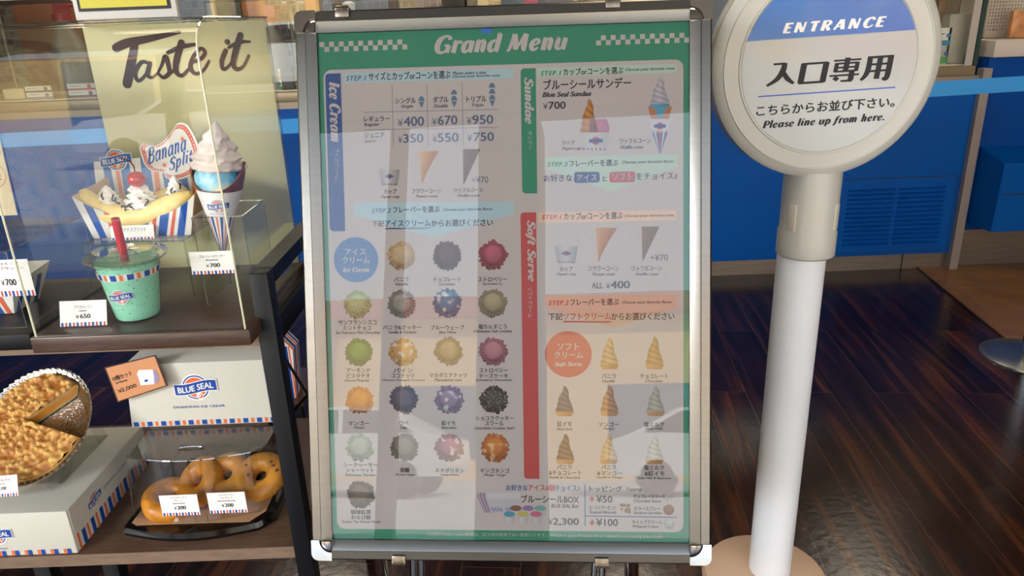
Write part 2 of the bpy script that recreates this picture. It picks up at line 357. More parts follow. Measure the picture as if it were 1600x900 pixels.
# ------------------------------------------------------------------ materials
def wood_floor():
    mt = bpy.data.materials.new('dark_plank_floor'); mt.use_nodes = True; n = mt.node_tree; b = n.nodes['Principled BSDF']; L = n.links.new
    t = n.nodes.new('ShaderNodeTexCoord'); mp = n.nodes.new('ShaderNodeMapping'); mp.inputs['Rotation'].default_value = (0, 0, math.radians(-90+5.5)*-1)
    mp.inputs['Rotation'].default_value = (0, 0, math.radians(-84.5))
    L(t.outputs['Object'], mp.inputs[0])
    br = n.nodes.new('ShaderNodeTexBrick'); br.inputs['Scale'].default_value = 1; br.inputs['Brick Width'].default_value = 1.5; br.inputs['Row Height'].default_value = .15
    br.inputs['Mortar Size'].default_value = .0012; br.inputs['Mortar Smooth'].default_value = .2; br.offset = .37
    br.inputs['Color1'].default_value = (0, 0, 0, 1); br.inputs['Color2'].default_value = (1, 1, 1, 1); br.inputs['Mortar'].default_value = (.5, .5, .5, 1)
    L(mp.outputs[0], br.inputs['Vector'])
    m2 = n.nodes.new('ShaderNodeMapping'); m2.inputs['Scale'].default_value = (.9, 15, 1); L(mp.outputs[0], m2.inputs[0])
    add = n.nodes.new('ShaderNodeVectorMath'); add.operation = 'ADD'; L(m2.outputs[0], add.inputs[0])
    sc = n.nodes.new('ShaderNodeVectorMath'); sc.operation = 'SCALE'; sc.inputs['Scale'].default_value = 9; L(br.outputs['Color'], sc.inputs[0]); L(sc.outputs[0], add.inputs[1])
    nz = n.nodes.new('ShaderNodeTexNoise'); nz.inputs['Scale'].default_value = 1.6; nz.inputs['Detail'].default_value = 5; nz.inputs['Distortion'].default_value = .5; L(add.outputs[0], nz.inputs['Vector'])
    r = n.nodes.new('ShaderNodeValToRGB'); L(nz.outputs[0], r.inputs[0]); e = r.color_ramp.elements
    e[0].position = .34; e[0].color = lin('#1a0c09'); e[1].position = .74; e[1].color = lin('#62351b')
    k = r.color_ramp.elements.new(.52); k.color = lin('#2e1711')
    mx = n.nodes.new('ShaderNodeMix'); mx.data_type = 'RGBA'; mx.blend_type = 'MULTIPLY'; mx.inputs[0].default_value = .45
    L(r.outputs[0], mx.inputs[6]); L(br.outputs['Color'], mx.inputs[7])
    m3 = n.nodes.new('ShaderNodeMix'); m3.data_type = 'RGBA'; L(br.outputs['Fac'], m3.inputs[0]); L(mx.outputs[2], m3.inputs[6]); m3.inputs[7].default_value = lin('#4a3428')
    L(m3.outputs[2], b.inputs['Base Color']); b.inputs['Roughness'].default_value = .2; b.inputs['Specular IOR Level'].default_value = .27
    bn = n.nodes.new('ShaderNodeTexNoise'); bn.inputs['Scale'].default_value = 45; bn.inputs['Detail'].default_value = 3; L(t.outputs['Object'], bn.inputs['Vector'])
    bp = n.nodes.new('ShaderNodeBump'); bp.inputs['Strength'].default_value = .12; bp.inputs['Distance'].default_value = .004; L(bn.outputs[0], bp.inputs['Height']); L(bp.outputs[0], b.inputs['Normal'])
    return mt
def tile_mat(name, c1, c2, mortar, w_, h_, rough=.35, rot=0, msize=.004):
    mt = bpy.data.materials.new(name); mt.use_nodes = True; n = mt.node_tree; b = n.nodes['Principled BSDF']; L = n.links.new
    t = n.nodes.new('ShaderNodeTexCoord'); mp = n.nodes.new('ShaderNodeMapping'); mp.inputs['Rotation'].default_value = rot if isinstance(rot, tuple) else (0, 0, rot); L(t.outputs['Object'], mp.inputs[0])
    br = n.nodes.new('ShaderNodeTexBrick'); br.inputs['Scale'].default_value = 1; br.inputs['Brick Width'].default_value = w_; br.inputs['Row Height'].default_value = h_
    br.inputs['Mortar Size'].default_value = msize; br.inputs['Color1'].default_value = lin(c1); br.inputs['Color2'].default_value = lin(c2); br.inputs['Mortar'].default_value = lin(mortar)
    L(mp.outputs[0], br.inputs['Vector'])
    nz = n.nodes.new('ShaderNodeTexNoise'); nz.inputs['Scale'].default_value = 9; nz.inputs['Detail'].default_value = 5; L(t.outputs['Object'], nz.inputs['Vector'])
    mx = n.nodes.new('ShaderNodeMix'); mx.data_type = 'RGBA'; mx.blend_type = 'OVERLAY'; mx.inputs[0].default_value = .6; L(br.outputs['Color'], mx.inputs[6]); L(nz.outputs[0], mx.inputs[7])
    L(mx.outputs[2], b.inputs['Base Color']); b.inputs['Roughness'].default_value = rough
    return mt
m_floor = wood_floor()
m_tile = tile_mat('ochre_floor_tile', '#96673a', '#7c5230', '#8d7354', .42, .30, .4, math.radians(8))
m_mosaic = tile_mat('mosaic_wall_tile', '#6b605a', '#3a3234', '#7d7168', .05, .05, .3, (math.radians(90), 0, 0), .003)
m_blue = M('blue_counter_paint', '#004fa2', .4, spec=.12, var=.05, vscale=3)
m_steel = M('brushed_steel', '#7d766b', .38, metal=.75, var=.15, vscale=4, stretch=(1, 1, 30))
m_steel_lt = M('steel_trim', '#857a6a', .4, metal=.5)
m_black = M('black_powder_coat', '#0c0e12', .45, spec=.3)
m_wall = M('beige_wall_paint', '#7d6b5a', .8, var=.06, vscale=2)
m_ceil = M('ceiling_paint', '#7d7166', .9, var=.03, vscale=2)
m_white = M('white_plastic', '#e9e8e1', .35, spec=.4)
m_walnut = M('walnut_laminate', '#57402f', .45, var=.28, vscale=14, stretch=(2, 18, 18))
m_walnut_edge = M('walnut_edge_band', '#7a6554', .5, var=.18, vscale=12, stretch=(2, 10, 10))
m_walnut_dk = M('dark_walnut_tray', '#49352a', .3, var=.25, vscale=14, stretch=(2, 18, 18))
m_acr = clear('clear_acrylic', (.985, .99, .985), .022)
m_acr_thin = clear('clear_pet', (.985, .99, .985), .03, bump=.05)
m_acr_edge = M('acrylic_edge', '#d9d6b8', .25, spec=.5)
m_acr_soft = clear('acrylic_edge_clear', (.80, .82, .78), .18)
m_glass = clear('showcase_glass', (.95, .97, .95), .05)
m_ink = M('black_ink', '#1d1d21', .5, spec=.3)
m_paper = M('white_card', '#eceae4', .6, spec=.3)
m_cream = M('cream_carton_board', '#cbc9bb', .55, spec=.3)
m_navy = M('logo_blue_ink', '#1d479a', .5, spec=.3)
m_orange = M('logo_orange_ink', '#e2683a', .5, spec=.3)
m_red = M('red_ink', '#c43a34', .5, spec=.3)
m_pic = colmat('printed_picture', ink=.40)
m_alu = M('satin_aluminium', '#75736e', .3, metal=1., var=.04, vscale=8, stretch=(1, 1, 40))
m_chrome = M('polished_chrome', '#d9d9d6', .08, metal=1.)

# ------------------------------------------------------------------ the setting
FX0, FX1, FY0, FY1 = -5.2, 5.2, -2.6, 5.6
mb = MB(); mb.box((FX0, FY0, -.05), (FX1, FY1, 0)); struct('floor', mb, m_floor)
# tiled strip in front of the far counter, edge runs slightly skewed to the counter
e0, e1 = Vector((2.13, 3.7, 0)), Vector((1.86, 1.7, 0)); mb = MB()
mb.prism([e1, Vector((FX1, 1.7, 0)), Vector((FX1, 3.7, 0)), e0], (0, 0, .004)); o = struct('floor_tiles', mb, m_tile)
mb = MB(); mb.tube([e1+Vector((0, 0, .003)), e0+Vector((0, 0, .003))], .004, 6); struct('trim_1', mb, m_walnut_dk)
mb = MB(); mb.box((FX0, FY1, 0), (FX1, FY1+.12, 3.049)); struct('wall_back', mb, m_wall)
mb = MB(); mb.box((FX0, FY1-.012, 1.0), (1.2, FY1, 2.2)); struct('wall_back_tiles', mb, m_mosaic)
mb = MB(); mb.box((FX0-.12, FY0, 0), (FX0, FY1+.12, 3.049)); struct('wall_left', mb, m_wall)
mb = MB(); mb.box((FX1, FY0, 0), (FX1+.12, FY1+.12, 3.049)); struct('wall_right', mb, m_wall)
mb = MB(); mb.box((FX0-.12, FY0, 3.05), (FX1+.12, FY1+.12, 3.2)); struct('ceiling', mb, m_ceil)
m_bulb = M('lamp_diffuser', '#fff3d8', .4)
_b = m_bulb.node_tree.nodes['Principled BSDF']; _b.inputs['Emission Color'].default_value = (1, .78, .45, 1); _b.inputs['Emission Strength'].default_value = 6
for i, (lx, ly) in enumerate(LAMPS):
    t = thing('ceiling_downlight', 'round ceiling downlight with a warm glowing lens', 'ceiling light', (lx, ly, 3.05), 'ceiling downlights')
    mb = MB(); mb.lathe([(.30, 0), (.30, -.03), (.27, -.03), (.27, 0)], (lx, ly, 3.049), 32, closed=True); mb.build('rim', m_white, t)
    mb = MB(); mb.lathe([(.0, -.02), (.09, -.02), (.26, -.006)], (lx, ly, 3.049), 24); mb.build('lens', m_bulb, t)

m_lit = M('backlit_panel', '#f4ead6', .4)
_b = m_lit.node_tree.nodes['Principled BSDF']; _b.inputs['Emission Color'].default_value = (1, .93, .8, 1); _b.inputs['Emission Strength'].default_value = 10
for i, (x0, x1, lb) in enumerate(((.55, 1.45, 'backlit menu panel high on the back wall, the one nearer the room middle'), (1.6, 2.5, 'backlit menu panel high on the back wall, nearer the end counter'))):
    t = thing('backlit_menu_panel', lb, 'lit panel', ((x0+x1)/2, FY1-.06, 2.3), 'backlit menu panels')
    mb = MB(); mb.bbox((x0, FY1-.07, 2.3), (x1, FY1-.001, 2.85), .006); mb.build('housing', m_black, t)
    mb = MB(); mb.box((x0+.03, FY1-.075, 2.33), (x1-.03, FY1-.0705, 2.56)); mb.build('lit_face', m_lit, t)
    mb = MB(); mb.box((x0+.03, FY1-.075, 2.62), (x1-.03, FY1-.0705, 2.82)); mb.build('lit_face', m_lit, t)
# ------------------------------------------------------------------ menu board
W_ = .65
dirs = [ray(463, 20), ray(1113, -3), ray(1110, 880), ray(490, 872)]
A3 = Matrix((( dirs[0].x, -dirs[1].x, dirs[2].x), (dirs[0].y, -dirs[1].y, dirs[2].y), (dirs[0].z, -dirs[1].z, dirs[2].z)))
sv = A3.inverted() @ dirs[3]
q = [dirs[i]*sv[i] for i in range(3)]+[dirs[3]]
k_ = W_/((q[1]-q[0]).length); q = [EYE+p*k_ for p in q]
uu = ((q[1]-q[0])+(q[2]-q[3])).normalized(); vv = ((q[0]-q[3])+(q[1]-q[2])).normalized()
BP = Plane(q[3], uu, vv)          # origin at the lower corner of the frame, w towards the viewer
BH = (q[0]-q[3]).dot(BP.v); BW = W_
base = BP.at(BW/2, 0); base.z = 0; base.y += .12
board = thing('menu_stand', 'tall aluminium framed poster stand with the green bordered ice cream menu', 'menu stand', base)
Rw, Cs = .0345, .034
def rail(p0, p1, inward):
    """snap-frame rail: flat outer step, ridge, inner slope"""
    mb = MB(); prof = [(0, -.012), (0, .004), (.003, .0075), (.0165, .0085), (.018, .0105), (.020, .0100), (Rw-.001, .0035), (Rw, -.002), (Rw, -.012)]
    d = Vector((p1[0]-p0[0], p1[1]-p0[1])); vs = []
    for (x, y) in (p0, p1):
        for (i, wz) in prof: vs.append(BP.at(x+inward[0]*i, y+inward[1]*i, wz))
    n = len(prof)
    mb.add(vs, [(i, (i+1) % n, (i+1) % n+n, i+n) for i in range(n)], 0)
    mb.add(vs[:n], [tuple(range(n))]); mb.add(vs[n:], [tuple(range(n))])
    return mb.build('frame_rail', m_alu, board)
rail((Cs, BH), (BW-Cs, BH), (0, -1)); rail((Cs, 0), (BW-Cs, 0), (0, 1))
rail((0, Cs), (0, BH-Cs), (1, 0)); rail((BW, Cs), (BW, BH-Cs), (-1, 0))
for sx_, sy_, x, y in ((1, -1, 0, BH), (-1, -1, BW, BH), (1, 1, 0, 0), (-1, 1, BW, 0)):
    mb = MB(); r = .012; n = 8
    pts = [(x+sx_*(r-r*math.cos(t*math.pi/2/n)), y+sy_*(r-r*math.sin(t*math.pi/2/n))) for t in range(n+1)]+[(x+sx_*Cs, y), (x+sx_*Cs, y+sy_*Cs), (x, y+sy_*Cs)]
    mb.prism([BP.at(a, b, -.012) for a, b in pts], BP.n*.0215)
    # raised quarter dome at the inner corner
    cx, cy = x+sx_*Cs, y+sy_*Cs; vs = []; R = .021
    for i in range(5):
        for j in range(9):
            t = j*math.pi/16; s_ = i/4*math.pi/2
            vs.append(BP.at(cx-sx_*R*math.cos(t)*math.cos(s_), cy-sy_*R*math.sin(t)*math.cos(s_), .009+.005*math.sin(s_)))
    mb.add(vs, [(i*9+j, i*9+j+1, (i+1)*9+j+1, (i+1)*9+j) for i in range(4) for j in range(8)], 0, True)
    mb.build('corner_cap', m_chrome, board)
for (px_, py_, up) in ((537, 10, 1), (957, 2, 1), (625, 870, 0), (940, 880, 0)):
    a, b = BP.px(px_, py_); b = BH if up else 0; s_ = -1 if up else 1
    mb = MB(); mt = Matrix((BP.u, BP.v, BP.n)).transposed().to_4x4(); mt.translation = BP.o
    lo, hi = (b-.013, b+.006) if up else (b-.006, b+.011)
    mb.bbox((a-.0115, lo, .007), (a+.0115, hi, .0125), .0025, 0, mt); mb.bbox((a-.0115, b-.004 if not up else b-.002, -.018), (a+.0115, b+.002 if not up else b+.004, .0125), .0015, 0, mt)
    mb.build('clip', M('bronze_clip', '#7d7468', .3, metal=.9), board)
mb = MB(); mt = Matrix((BP.u, BP.v, BP.n)).transposed().to_4x4(); mt.translation = BP.o
mb.box((.01, .01, -.014), (BW-.01, BH-.01, -.004), 0, mt); mb.build('back_panel', M('grey_back_panel', '#8a8c8c', .5), board)
# legs: two upright chrome tubes and two thin struts, joined by a foot bar
def leg(p0, p1, r): mb = MB(); mb.tube([p0, p1], r, 14); mb.build('leg', m_chrome, board); mb = MB()
for px_ in (594, 988):
    p = atY(px_, 884, BP.at(.3, .01).y+.03); leg(p+Vector((0, 0, .06)), Vector((p.x, p.y+.03, .012)), .0125)
for px_ in (657, 940):
    p = atY(px_, 884, BP.at(.3, .01).y+.10); leg(p+Vector((.0, .015, .2)), Vector((p.x-.035, p.y-.03, .012)), .006)
    leg(p+Vector((.014, .015, .2)), Vector((p.x-.02, p.y-.03, .012)), .006)
pa, pb = atY(594, 884, BP.at(.3, .01).y+.03), atY(988, 884, BP.at(.3, .01).y+.03)
for y_ in (-.12, .28):
    mb = MB(); mb.tube([Vector((pa.x-.03, pa.y+y_, .0125)), Vector((pb.x+.03, pb.y+y_, .0125))], .0125, 12); mb.build('foot_bar', m_chrome, board)
for p in (pa, pb):
    mb = MB(); mb.tube([Vector((p.x, p.y-.13, .0125)), Vector((p.x, p.y+.29, .0125))], .0125, 12); mb.build('foot_bar', m_chrome, board)

# ---- poster and its print (all flat on the sheet, a few tenths of a millimetre of ink)
PG = M('poster_green_ink', '#20644d', .55, spec=.3); PW = M('poster_white', '#8e8886', .6, spec=.3)
PN = M('poster_navy_ink', '#1a3868', .5, spec=.3); PB = M('poster_blue_ink', '#204d77', .5); PLB = M('poster_pale_blue_ink', '#7b9198', .55)
PLG = M('poster_pale_green_ink', '#83968a', .55); PLO = M('poster_pale_orange_ink', '#a78c76', .55); PTN = M('poster_tan_ink', '#967b68', .55)
PR = M('poster_red_ink', '#84201e', .5); PSL = M('poster_slate_ink', '#345064', .5); PRO = M('poster_rose_ink', '#98343c', .5)
mb = MB(); mb.box((.028, .028, -.004), (BW-.028, BH-.028, 0), 0, mt)
sheet = mb.build('poster', PG, board)
def slp(y): return -.035+.0436*(y-10)/865
def bx(x0, yt, x1, yb): return pxbox(BP, x0, yt, x1, yb, slp((yt+yb)/2))
L1, L2, L3, L4 = .00015, .0003, .00045, .0006
# white panel
a0, b0 = BP.px(525, 826); a1, b1 = BP.px(1069, 93); a0 = BP.px(509, 112)[0]*.35+a0*.65; a1 = BP.px(1066, 833)[0]*.4+a1*.6; b1 = (b1+BP.px(508, 109)[1])/2
mb = MB(); poly(mb, BP, rrect_pts(a0, b0, a1, b1, .013), L1); mb.build('menu_panel', PW, sheet)
# header
mb = MB(); place(mb, BP, stroke2d('Grand Menu', .24), *bx(679, 54, 888, 85), L1); mb.build('heading_lettering', PW, sheet)
mb = MB()
for (xs, ys, xe, n_) in ((499.5, 81.5, 636.5, 18), (931.5, 71, 1077, 19)):
    a_, b_ = BP.px(xs, ys); ae = BP.px(xe, ys+slp(70)*(xe-xs))[0]; c_ = (ae-a_)/n_
    for i in range(n_):
        j = i % 2 if xs > 900 else (i+1) % 2
        rect(mb, BP, a_+c_*i, b_+c_*j, a_+c_*(i+1), b_+c_*(j+1), L1)
    mb.build('checker_band', PW, sheet); mb = MB()
mb = MB(); rect(mb, BP, *bx(752, 45, 768, 52), L1); mb.build('tape', M('blue_tape', '#2457a5', .3), sheet)
# section bars
def bar(x0, yt, x1, yb, mat, name, corners, r=.006):
    mb = MB(); a0, b0, a1, b1 = bx(x0, yt, x1, yb); poly(mb, BP, rrect_pts(a0, b0, a1, b1, r, corners), L2); return mb.build(name, mat, sheet)
bar(515.5, 115, 539.5, 361.5, PN, 'section_bar', (1, 0, 1, 0)); bar(816, 107, 839.5, 302.5, PG, 'section_bar', (1, 0, 1, 0)); bar(819, 332, 843, 748, PR, 'section_bar', (1, 0, 1, 0))
mb = MB()
for s_, b_ in (('Ice Cream', (516.5, 128, 534, 222)), ('Sundae', (820, 121, 835, 194)), ('Soft Serve', (822, 344, 838, 440))): place(mb, BP, stroke2d(s_, .24), *bx(*b_), L3, 0, True)
for s_, b_ in (('アイスクリーム', (523, 232, 531.5, 282)), ('サンデー', (825, 205, 832, 233)), ('ソフトクリーム', (825, 449, 832.5, 496))): place(mb, BP, text2d(s_), *bx(*b_), L3, 0, True)
mb.build('section_lettering', PW, sheet)
def qd(pts, mat, name):
    mb = MB(); poly(mb, BP, [BP.px(*p) for p in pts], L2); return mb.build(name, mat, sheet)
qd([(536, 114), (802, 107), (801.5, 123), (536.5, 130)], PLB, 'step_band'); qd([(839.5, 106), (1057, 100), (1057, 114), (840, 120)], PLG, 'step_band'); qd([(841, 332), (1057, 328), (1057, 344), (841.5, 348)], PLO, 'step_band')
qd([(552.6, 317), (803.6, 315), (803.6, 334), (677.5, 371), (552.8, 337)], PLB, 'step_arrow'); qd([(852, 246), (1059, 241), (1059, 261), (954, 299), (852, 264)], PLG, 'step_arrow'); qd([(852, 462), (1057, 460.5), (1058, 480.5), (959, 512), (853, 481)], PTN, 'step_arrow')
# round section marks
mb = MB(); disc(mb, BP, *BP.px(556.3, 406), .0365, L2); mb.build('section_mark', PB, sheet)
mb = MB(); disc(mb, BP, *BP.px(888, 553.5), .0372, L2); mb.build('section_mark', PR, sheet)
for s_, b_ in (('アイス', (539, 388.5, 572, 399)), ('クリーム', (535, 401, 578, 412)), ('ソフト', (871, 536, 905, 547)), ('クリーム', (866, 549, 911, 560))): mb = MB(); place(mb, BP, text2d(s_, .025), *bx(*b_), L3); mb.build('mark_lettering', PW, sheet)
for s_, b_ in (('Ice Cream', (536, 417.5, 577.5, 425.5)), ('Soft Serve', (866.5, 565.5, 910, 573.5))): mb = MB(); place(mb, BP, stroke2d(s_, .2), *bx(*b_), L3); mb.build('mark_lettering', PW, sheet)
bar(897, 269, 937, 286, PN, 'word_pill', (1, 1, 1, 1), .004); bar(952, 268.5, 992.5, 285.5, PRO, 'word_pill', (1, 1, 1, 1), .004)
mb = MB(); place(mb, BP, text2d('アイス', .03), *bx(901, 272.5, 933, 283), L3); mb.build('pill_lettering', PW, sheet); mb = MB(); place(mb, BP, text2d('ソフト', .03), *bx(956, 271, 988, 282), L3); mb.build('pill_lettering', PW, sheet)
# price table
mb = MB()
def rule(x0, y0, x1, y1, wpx):
    p, q_ = BP.px(x0, y0), BP.px(x1, y1); h = wpx*.5/F*1.18; d = Vector((q_[0]-p[0], q_[1]-p[1])).normalized(); nx, ny = -d.y*h, d.x*h
    poly(mb, BP, [(p[0]-nx, p[1]-ny), (q_[0]-nx, q_[1]-ny), (q_[0]+nx, q_[1]+ny), (p[0]+nx, p[1]+ny)], L2)
for a in ((612.7, 133, 615, 229, 1), (667, 131, 669, 228, 1), (722, 129, 724, 228, 1), (568, 175.5, 778, 171, 1), (568, 203, 778.5, 199, 1)): rule(*a)
mb.build('price_table_rules', M('grey_rule_ink', '#5a5a62', .5), sheet)
for a in ((601.5, 357.3, 674, 356.4, 2.2), (914, 757, 914.3, 822, 1.4), (914, 806, 1058, 808.3, 1.4)): mb = MB(); rule(*a); mb.build('rule', PN, sheet)
mb = MB(); rule(880, 502.5, 955, 503, 2.6); mb.build('rule', PR, sheet)
for (cx, cy, n_) in ((658.6, 159, 1), (709.6, 153.5, 2), (769, 147.5, 3)):
    mb = MB(); a, b = BP.px(cx, cy); u1 = 1.18/F; h0 = b-u1*(4.5+4.5*(n_-1)+ .5)
    poly(mb, BP, [(a, h0-u1*5), (a+u1*4.4, h0+u1*5), (a-u1*4.4, h0+u1*5)], L2)
    for i in range(n_):
        y0 = h0+u1*(6+9*i); poly(mb, BP, [(a+u1*4.8*math.cos(t*math.pi/10), y0+u1*7.5*math.sin(t*math.pi/10)) for t in range(11)], L2)
    mb.build('cone_icon', PSL, sheet)
# lettering tables: (text, bold, shear, x0, ytop, x1, ybot)
def letter(rows, mat, name, w=L3):
    mb = MB()
    for r in rows:
        if r[1] == 'S': place(mb, BP, stroke2d(r[0], .22), *bx(*r[2:]), w)
        else: place(mb, BP, text2d(r[0], r[1], .25 if len(r) > 6 else 0, 1.25 if r[0].startswith('STEP') else 1.), *bx(*r[2:6]), w)
    return mb.build(name, mat, sheet)
I = 'i'
def jp(s, *b): return (s, .028, *b)
def en(s, *b): return (s, .026, *b, I)
letter([jp('サイズとカップorコーンを選ぶ', 576, 113.5, 704, 126.5), en('Please select a size.', 707, 112, 760, 117), en('Choose your favorite cone.', 707, 117.5, 782, 123),
  jp('シングル', 617.5, 153, 650, 162.5), en('Single', 626.5, 164, 646, 170), jp('ダブル', 676.5, 151, 701, 161), en('Double', 678, 163, 700, 168.5), jp('トリプル', 729, 150, 760, 160), en('Triple', 737, 162, 756, 168),
  jp('レギュラー', 569, 181.5, 609, 190.5), en('Regular', 569, 192.5, 594, 198.5), jp('ジュニア', 569, 207, 601, 216), en('Junior', 569, 218.5, 589, 224),
  jp('カップ', 600, 295.5, 620, 303), en('Paper cup', 595, 305.5, 624.5, 311), jp('フラワーコーン', 643.5, 295.5, 689.5, 302.5), en('Flower cone', 650, 304.5, 684, 309), jp('ワッフルコーン', 709, 294.5, 755, 301), en('Waffle cone', 715, 303.5, 749, 308),
  jp('フレーバーを選ぶ', 614, 323, 687, 333), en('Choose your favorite flavor.', 692.5, 325.5, 771, 331), jp('からお選びください', 674, 343.5, 770.5, 354.5), jp('下記', 581.5, 344.5, 600.5, 354.5)], m_ink, 'caption_lettering')
letter([('400', .02, 631, 182.5, 663, 197.5), ('670', .02, 684, 181, 715, 195.5), ('950', .02, 738, 180, 771, 194.5), ('350', .02, 630, 209.5, 662, 223.5), ('550', .02, 684, 208, 717, 222.5), ('750', .02, 740, 207, 772, 221),
  ('¥', 0, 621.5, 186, 630, 197.5), ('¥', 0, 675, 184.5, 683, 195.5), ('¥', 0, 729.5, 183, 737, 194.5), ('¥', 0, 622, 213, 629, 223.5), ('¥', 0, 676, 212, 683, 222.5), ('¥', 0, 730, 210.5, 738, 221), ('+¥70', .0, 737, 276, 763, 286)], M('price_ink', '#2c3a55', .5), 'price_lettering')
letter([jp('アイスクリーム', 601.5, 344, 673, 354.5)], PN, 'caption_lettering')
letter([('STEP.1', .05, 541, 118.5, 572.5, 127, I), ('STEP.2', .05, 581, 325.5, 611, 333, I)], PSL, 'step_lettering')
letter([('STEP.1', .05, 844.5, 111, 877, 118.7, I), ('STEP.2', .05, 855, 253.5, 887, 260.5, I)], PG, 'step_lettering')
letter([('STEP.1', .05, 846.5, 335.5, 878, 343.2, I), ('STEP.2', .05, 857, 469.5, 888.5, 477.2, I)], PR, 'step_lettering')
letter([jp('カップorコーンを選ぶ', 880, 107, 974, 118.3), en('Choose your favorite cone.', 977, 106.5, 1055, 112.5), ('ブルーシールサンデー', .035, 849, 124.5, 986, 141), ('Blue Seal Sundae', .05, 847.5, 144, 924, 152.3, I), ('¥', 0, 848.5, 161.5, 856, 170.5), ('700', .025, 857, 159, 884, 170.8),
  jp('カップ', 878, 219.5, 898, 227), en('Paper cup', 878, 229.5, 908, 236), jp('ワッフルコーン', 968, 217, 1017, 225), en('Waffle cone', 969, 227.5, 1005, 233), jp('フレーバーを選ぶ', 889.5, 250.5, 966, 261), en('Choose your favorite flavor.', 971.5, 251, 1054, 257.5),
  ('お好きな', .03, 849.5, 273, 894.5, 284.5), ('と', .02, 941, 275, 949, 283.5), ('をチョイス♪', .02, 994, 270, 1058, 281.5),
  jp('カップorコーンを選ぶ', 881, 332.5, 973, 343.8), en('Choose your favorite cone.', 976, 335, 1054, 340.8), ('+¥70', 0., 1016, 397.5, 1043.5, 407.5), jp('カップ', 874.5, 416.5, 895, 424.3), en('Paper cup', 870, 426.3, 900, 431.5), jp('フラワーコーン', 919, 416, 967, 424), en('Flower cone', 925, 426, 960.5, 431), jp('ワッフルコーン', 986.5, 416, 1034.5, 424), en('Waffle cone', 993, 426, 1028.5, 430.8),
  ('ALL', .03, 924.5, 441.5, 942, 450.8), ('¥', 0, 946.7, 442, 953.5, 450.8), ('400', .03, 954, 439, 984.5, 451), jp('フレーバーを選ぶ', 891, 467, 967, 477.5), en('Choose your favorite flavor.', 972, 470, 1051, 476), ('下記', .03, 857, 489, 879, 500.3), jp('からお選びください', 955, 489, 1054, 500.5)], m_ink, 'caption_lettering')
letter([('ソフトクリーム', .03, 880, 489, 955, 500)], PR, 'caption_lettering')
FL = [(627, 400, '#d9c39b', '#c99a63', 'バニラ', None, 'Vanilla'), (698.5, 399.7, '#6b4a43', '#4d3430', 'チョコレート', None, 'Chocolate'), (770, 399, '#cf6d80', '#8f3549', 'ストロベリー', None, 'Strawberry'),
 (558.7, 475.5, '#c3cf8d', '#a9b86e', 'サンフランシスコ', 'ミントチョコ', 'San Francisco Mint Chocolate'), (627.6, 475, '#b5aca0', '#6d645d', 'バニラ&クッキー', None, 'Vanilla & Cookies'), (698.5, 474, '#3f93b5', '#1d5d86', 'ブルーウェーブ', None, 'Blue Wave'), (770, 474, '#c2b592', '#83765a', '塩ちんすこう', None, 'Okinawan Salt cookies'),
 (560.6, 550, '#66a03a', '#3c6b24', 'アーモンド', 'ピスタチオ', 'Almond Pistachio'), (629.6, 550, '#dfb368', '#cf9440', 'パイン', 'ココナッツ', 'Okinawa Pineapple Coconut'), (701, 549, '#bda67c', '#8d774f', 'マカダミアナッツ', None, 'Macadamia nuts'), (770.6, 549.4, '#d59aa6', '#8c4657', 'ストロベリー', 'チーズケーキ', 'Strawberry Cheesecake'),
 (562, 625, '#e59a35', '#cf7724', 'マンゴー', None, 'Mango'), (631, 624, '#736780', '#4b4358', 'ウベ', None, 'Ube'), (702, 624.5, '#b09abc', '#7a6488', '紅イモ', None, 'Beni-imo'), (772, 624.5, '#4a413e', '#2a2526', 'ショコラクッキー', 'スワール', 'Chocolate Cookies Swirl'),
 (562, 699, '#c2cab4', '#a3ad95', 'シークヮーサー', 'シャーベット', 'Shikuwasa Sherbet'), (632, 698.6, '#9b9080', '#6e6355', '黒糖', None, 'Brown Sugar'), (702, 699.5, '#c68697', '#84505c', 'ネオポリタン', None, 'Neapolitan'), (773.4, 699.5, '#e38f3e', '#b35f22', 'マンゴタンゴ', None, 'Mango Tango'), (563.6, 772.4, '#8e7d6e', '#5d4f45', '琉球紅茶', 'わらび餅', 'Ryukyu Tea Warabi Mochi')]
CAPX = {0: (616, 433, 639), 1: (676.5, 433, 720), 2: (747, 433, 792), 3: (529, 500.5, 588.5), 4: (598.5, 508, 658.5), 5: (673, 508, 725.5), 6: (747.5, 506.5, 792), 7: (541.6, 575, 579), 8: (615, 575, 645.5), 9: (671, 582.5, 730), 10: (749, 575, 793.5), 11: (544, 657.3, 577), 12: (624, 657, 639), 13: (690, 657, 712), 14: (743, 649.5, 803), 15: (536.7, 722.6, 590), 16: (625, 730.6, 640), 17: (680, 731, 725), 18: (750, 731.3, 796), 19: (548, 796, 580)}
CAP2 = {3: (536.5, 579.5), 7: (542, 578), 8: (611.7, 648), 10: (748.5, 794), 14: (758, 787), 15: (541, 584), 19: (549, 579.5)}
CAPE = {0: (618, 638), 1: (685, 711), 2: (754, 785.5), 3: (524.5, 594), 4: (607, 651), 5: (686, 713), 6: (740, 800.5), 7: (538, 577.5), 8: (597, 664), 9: (679, 722), 10: (743, 800.5), 11: (553, 570.5), 12: (626, 636), 13: (690, 713), 14: (741, 804.5), 15: (539, 587), 16: (618, 649.5), 17: (688, 717.5), 18: (756, 791), 19: (534, 595)}
rows = []
for i, f in enumerate(FL):
    x0, yt, x1 = CAPX[i]; rows.append(jp(f[4], x0, yt, x1, yt+7.4)); y = yt+7.4
    if f[5]: rows.append(jp(f[5], CAP2[i][0], y+1, CAP2[i][1], y+8.2)); y += 8.2
    rows.append(en(f[6], CAPE[i][0], y+1.4, CAPE[i][1], y+5.8))
letter(rows, m_ink, 'flavor_lettering')
def mixc(a, b, t): return tuple(x+(y-x)*t for x, y in zip(a[:3], b[:3]))+(1,)
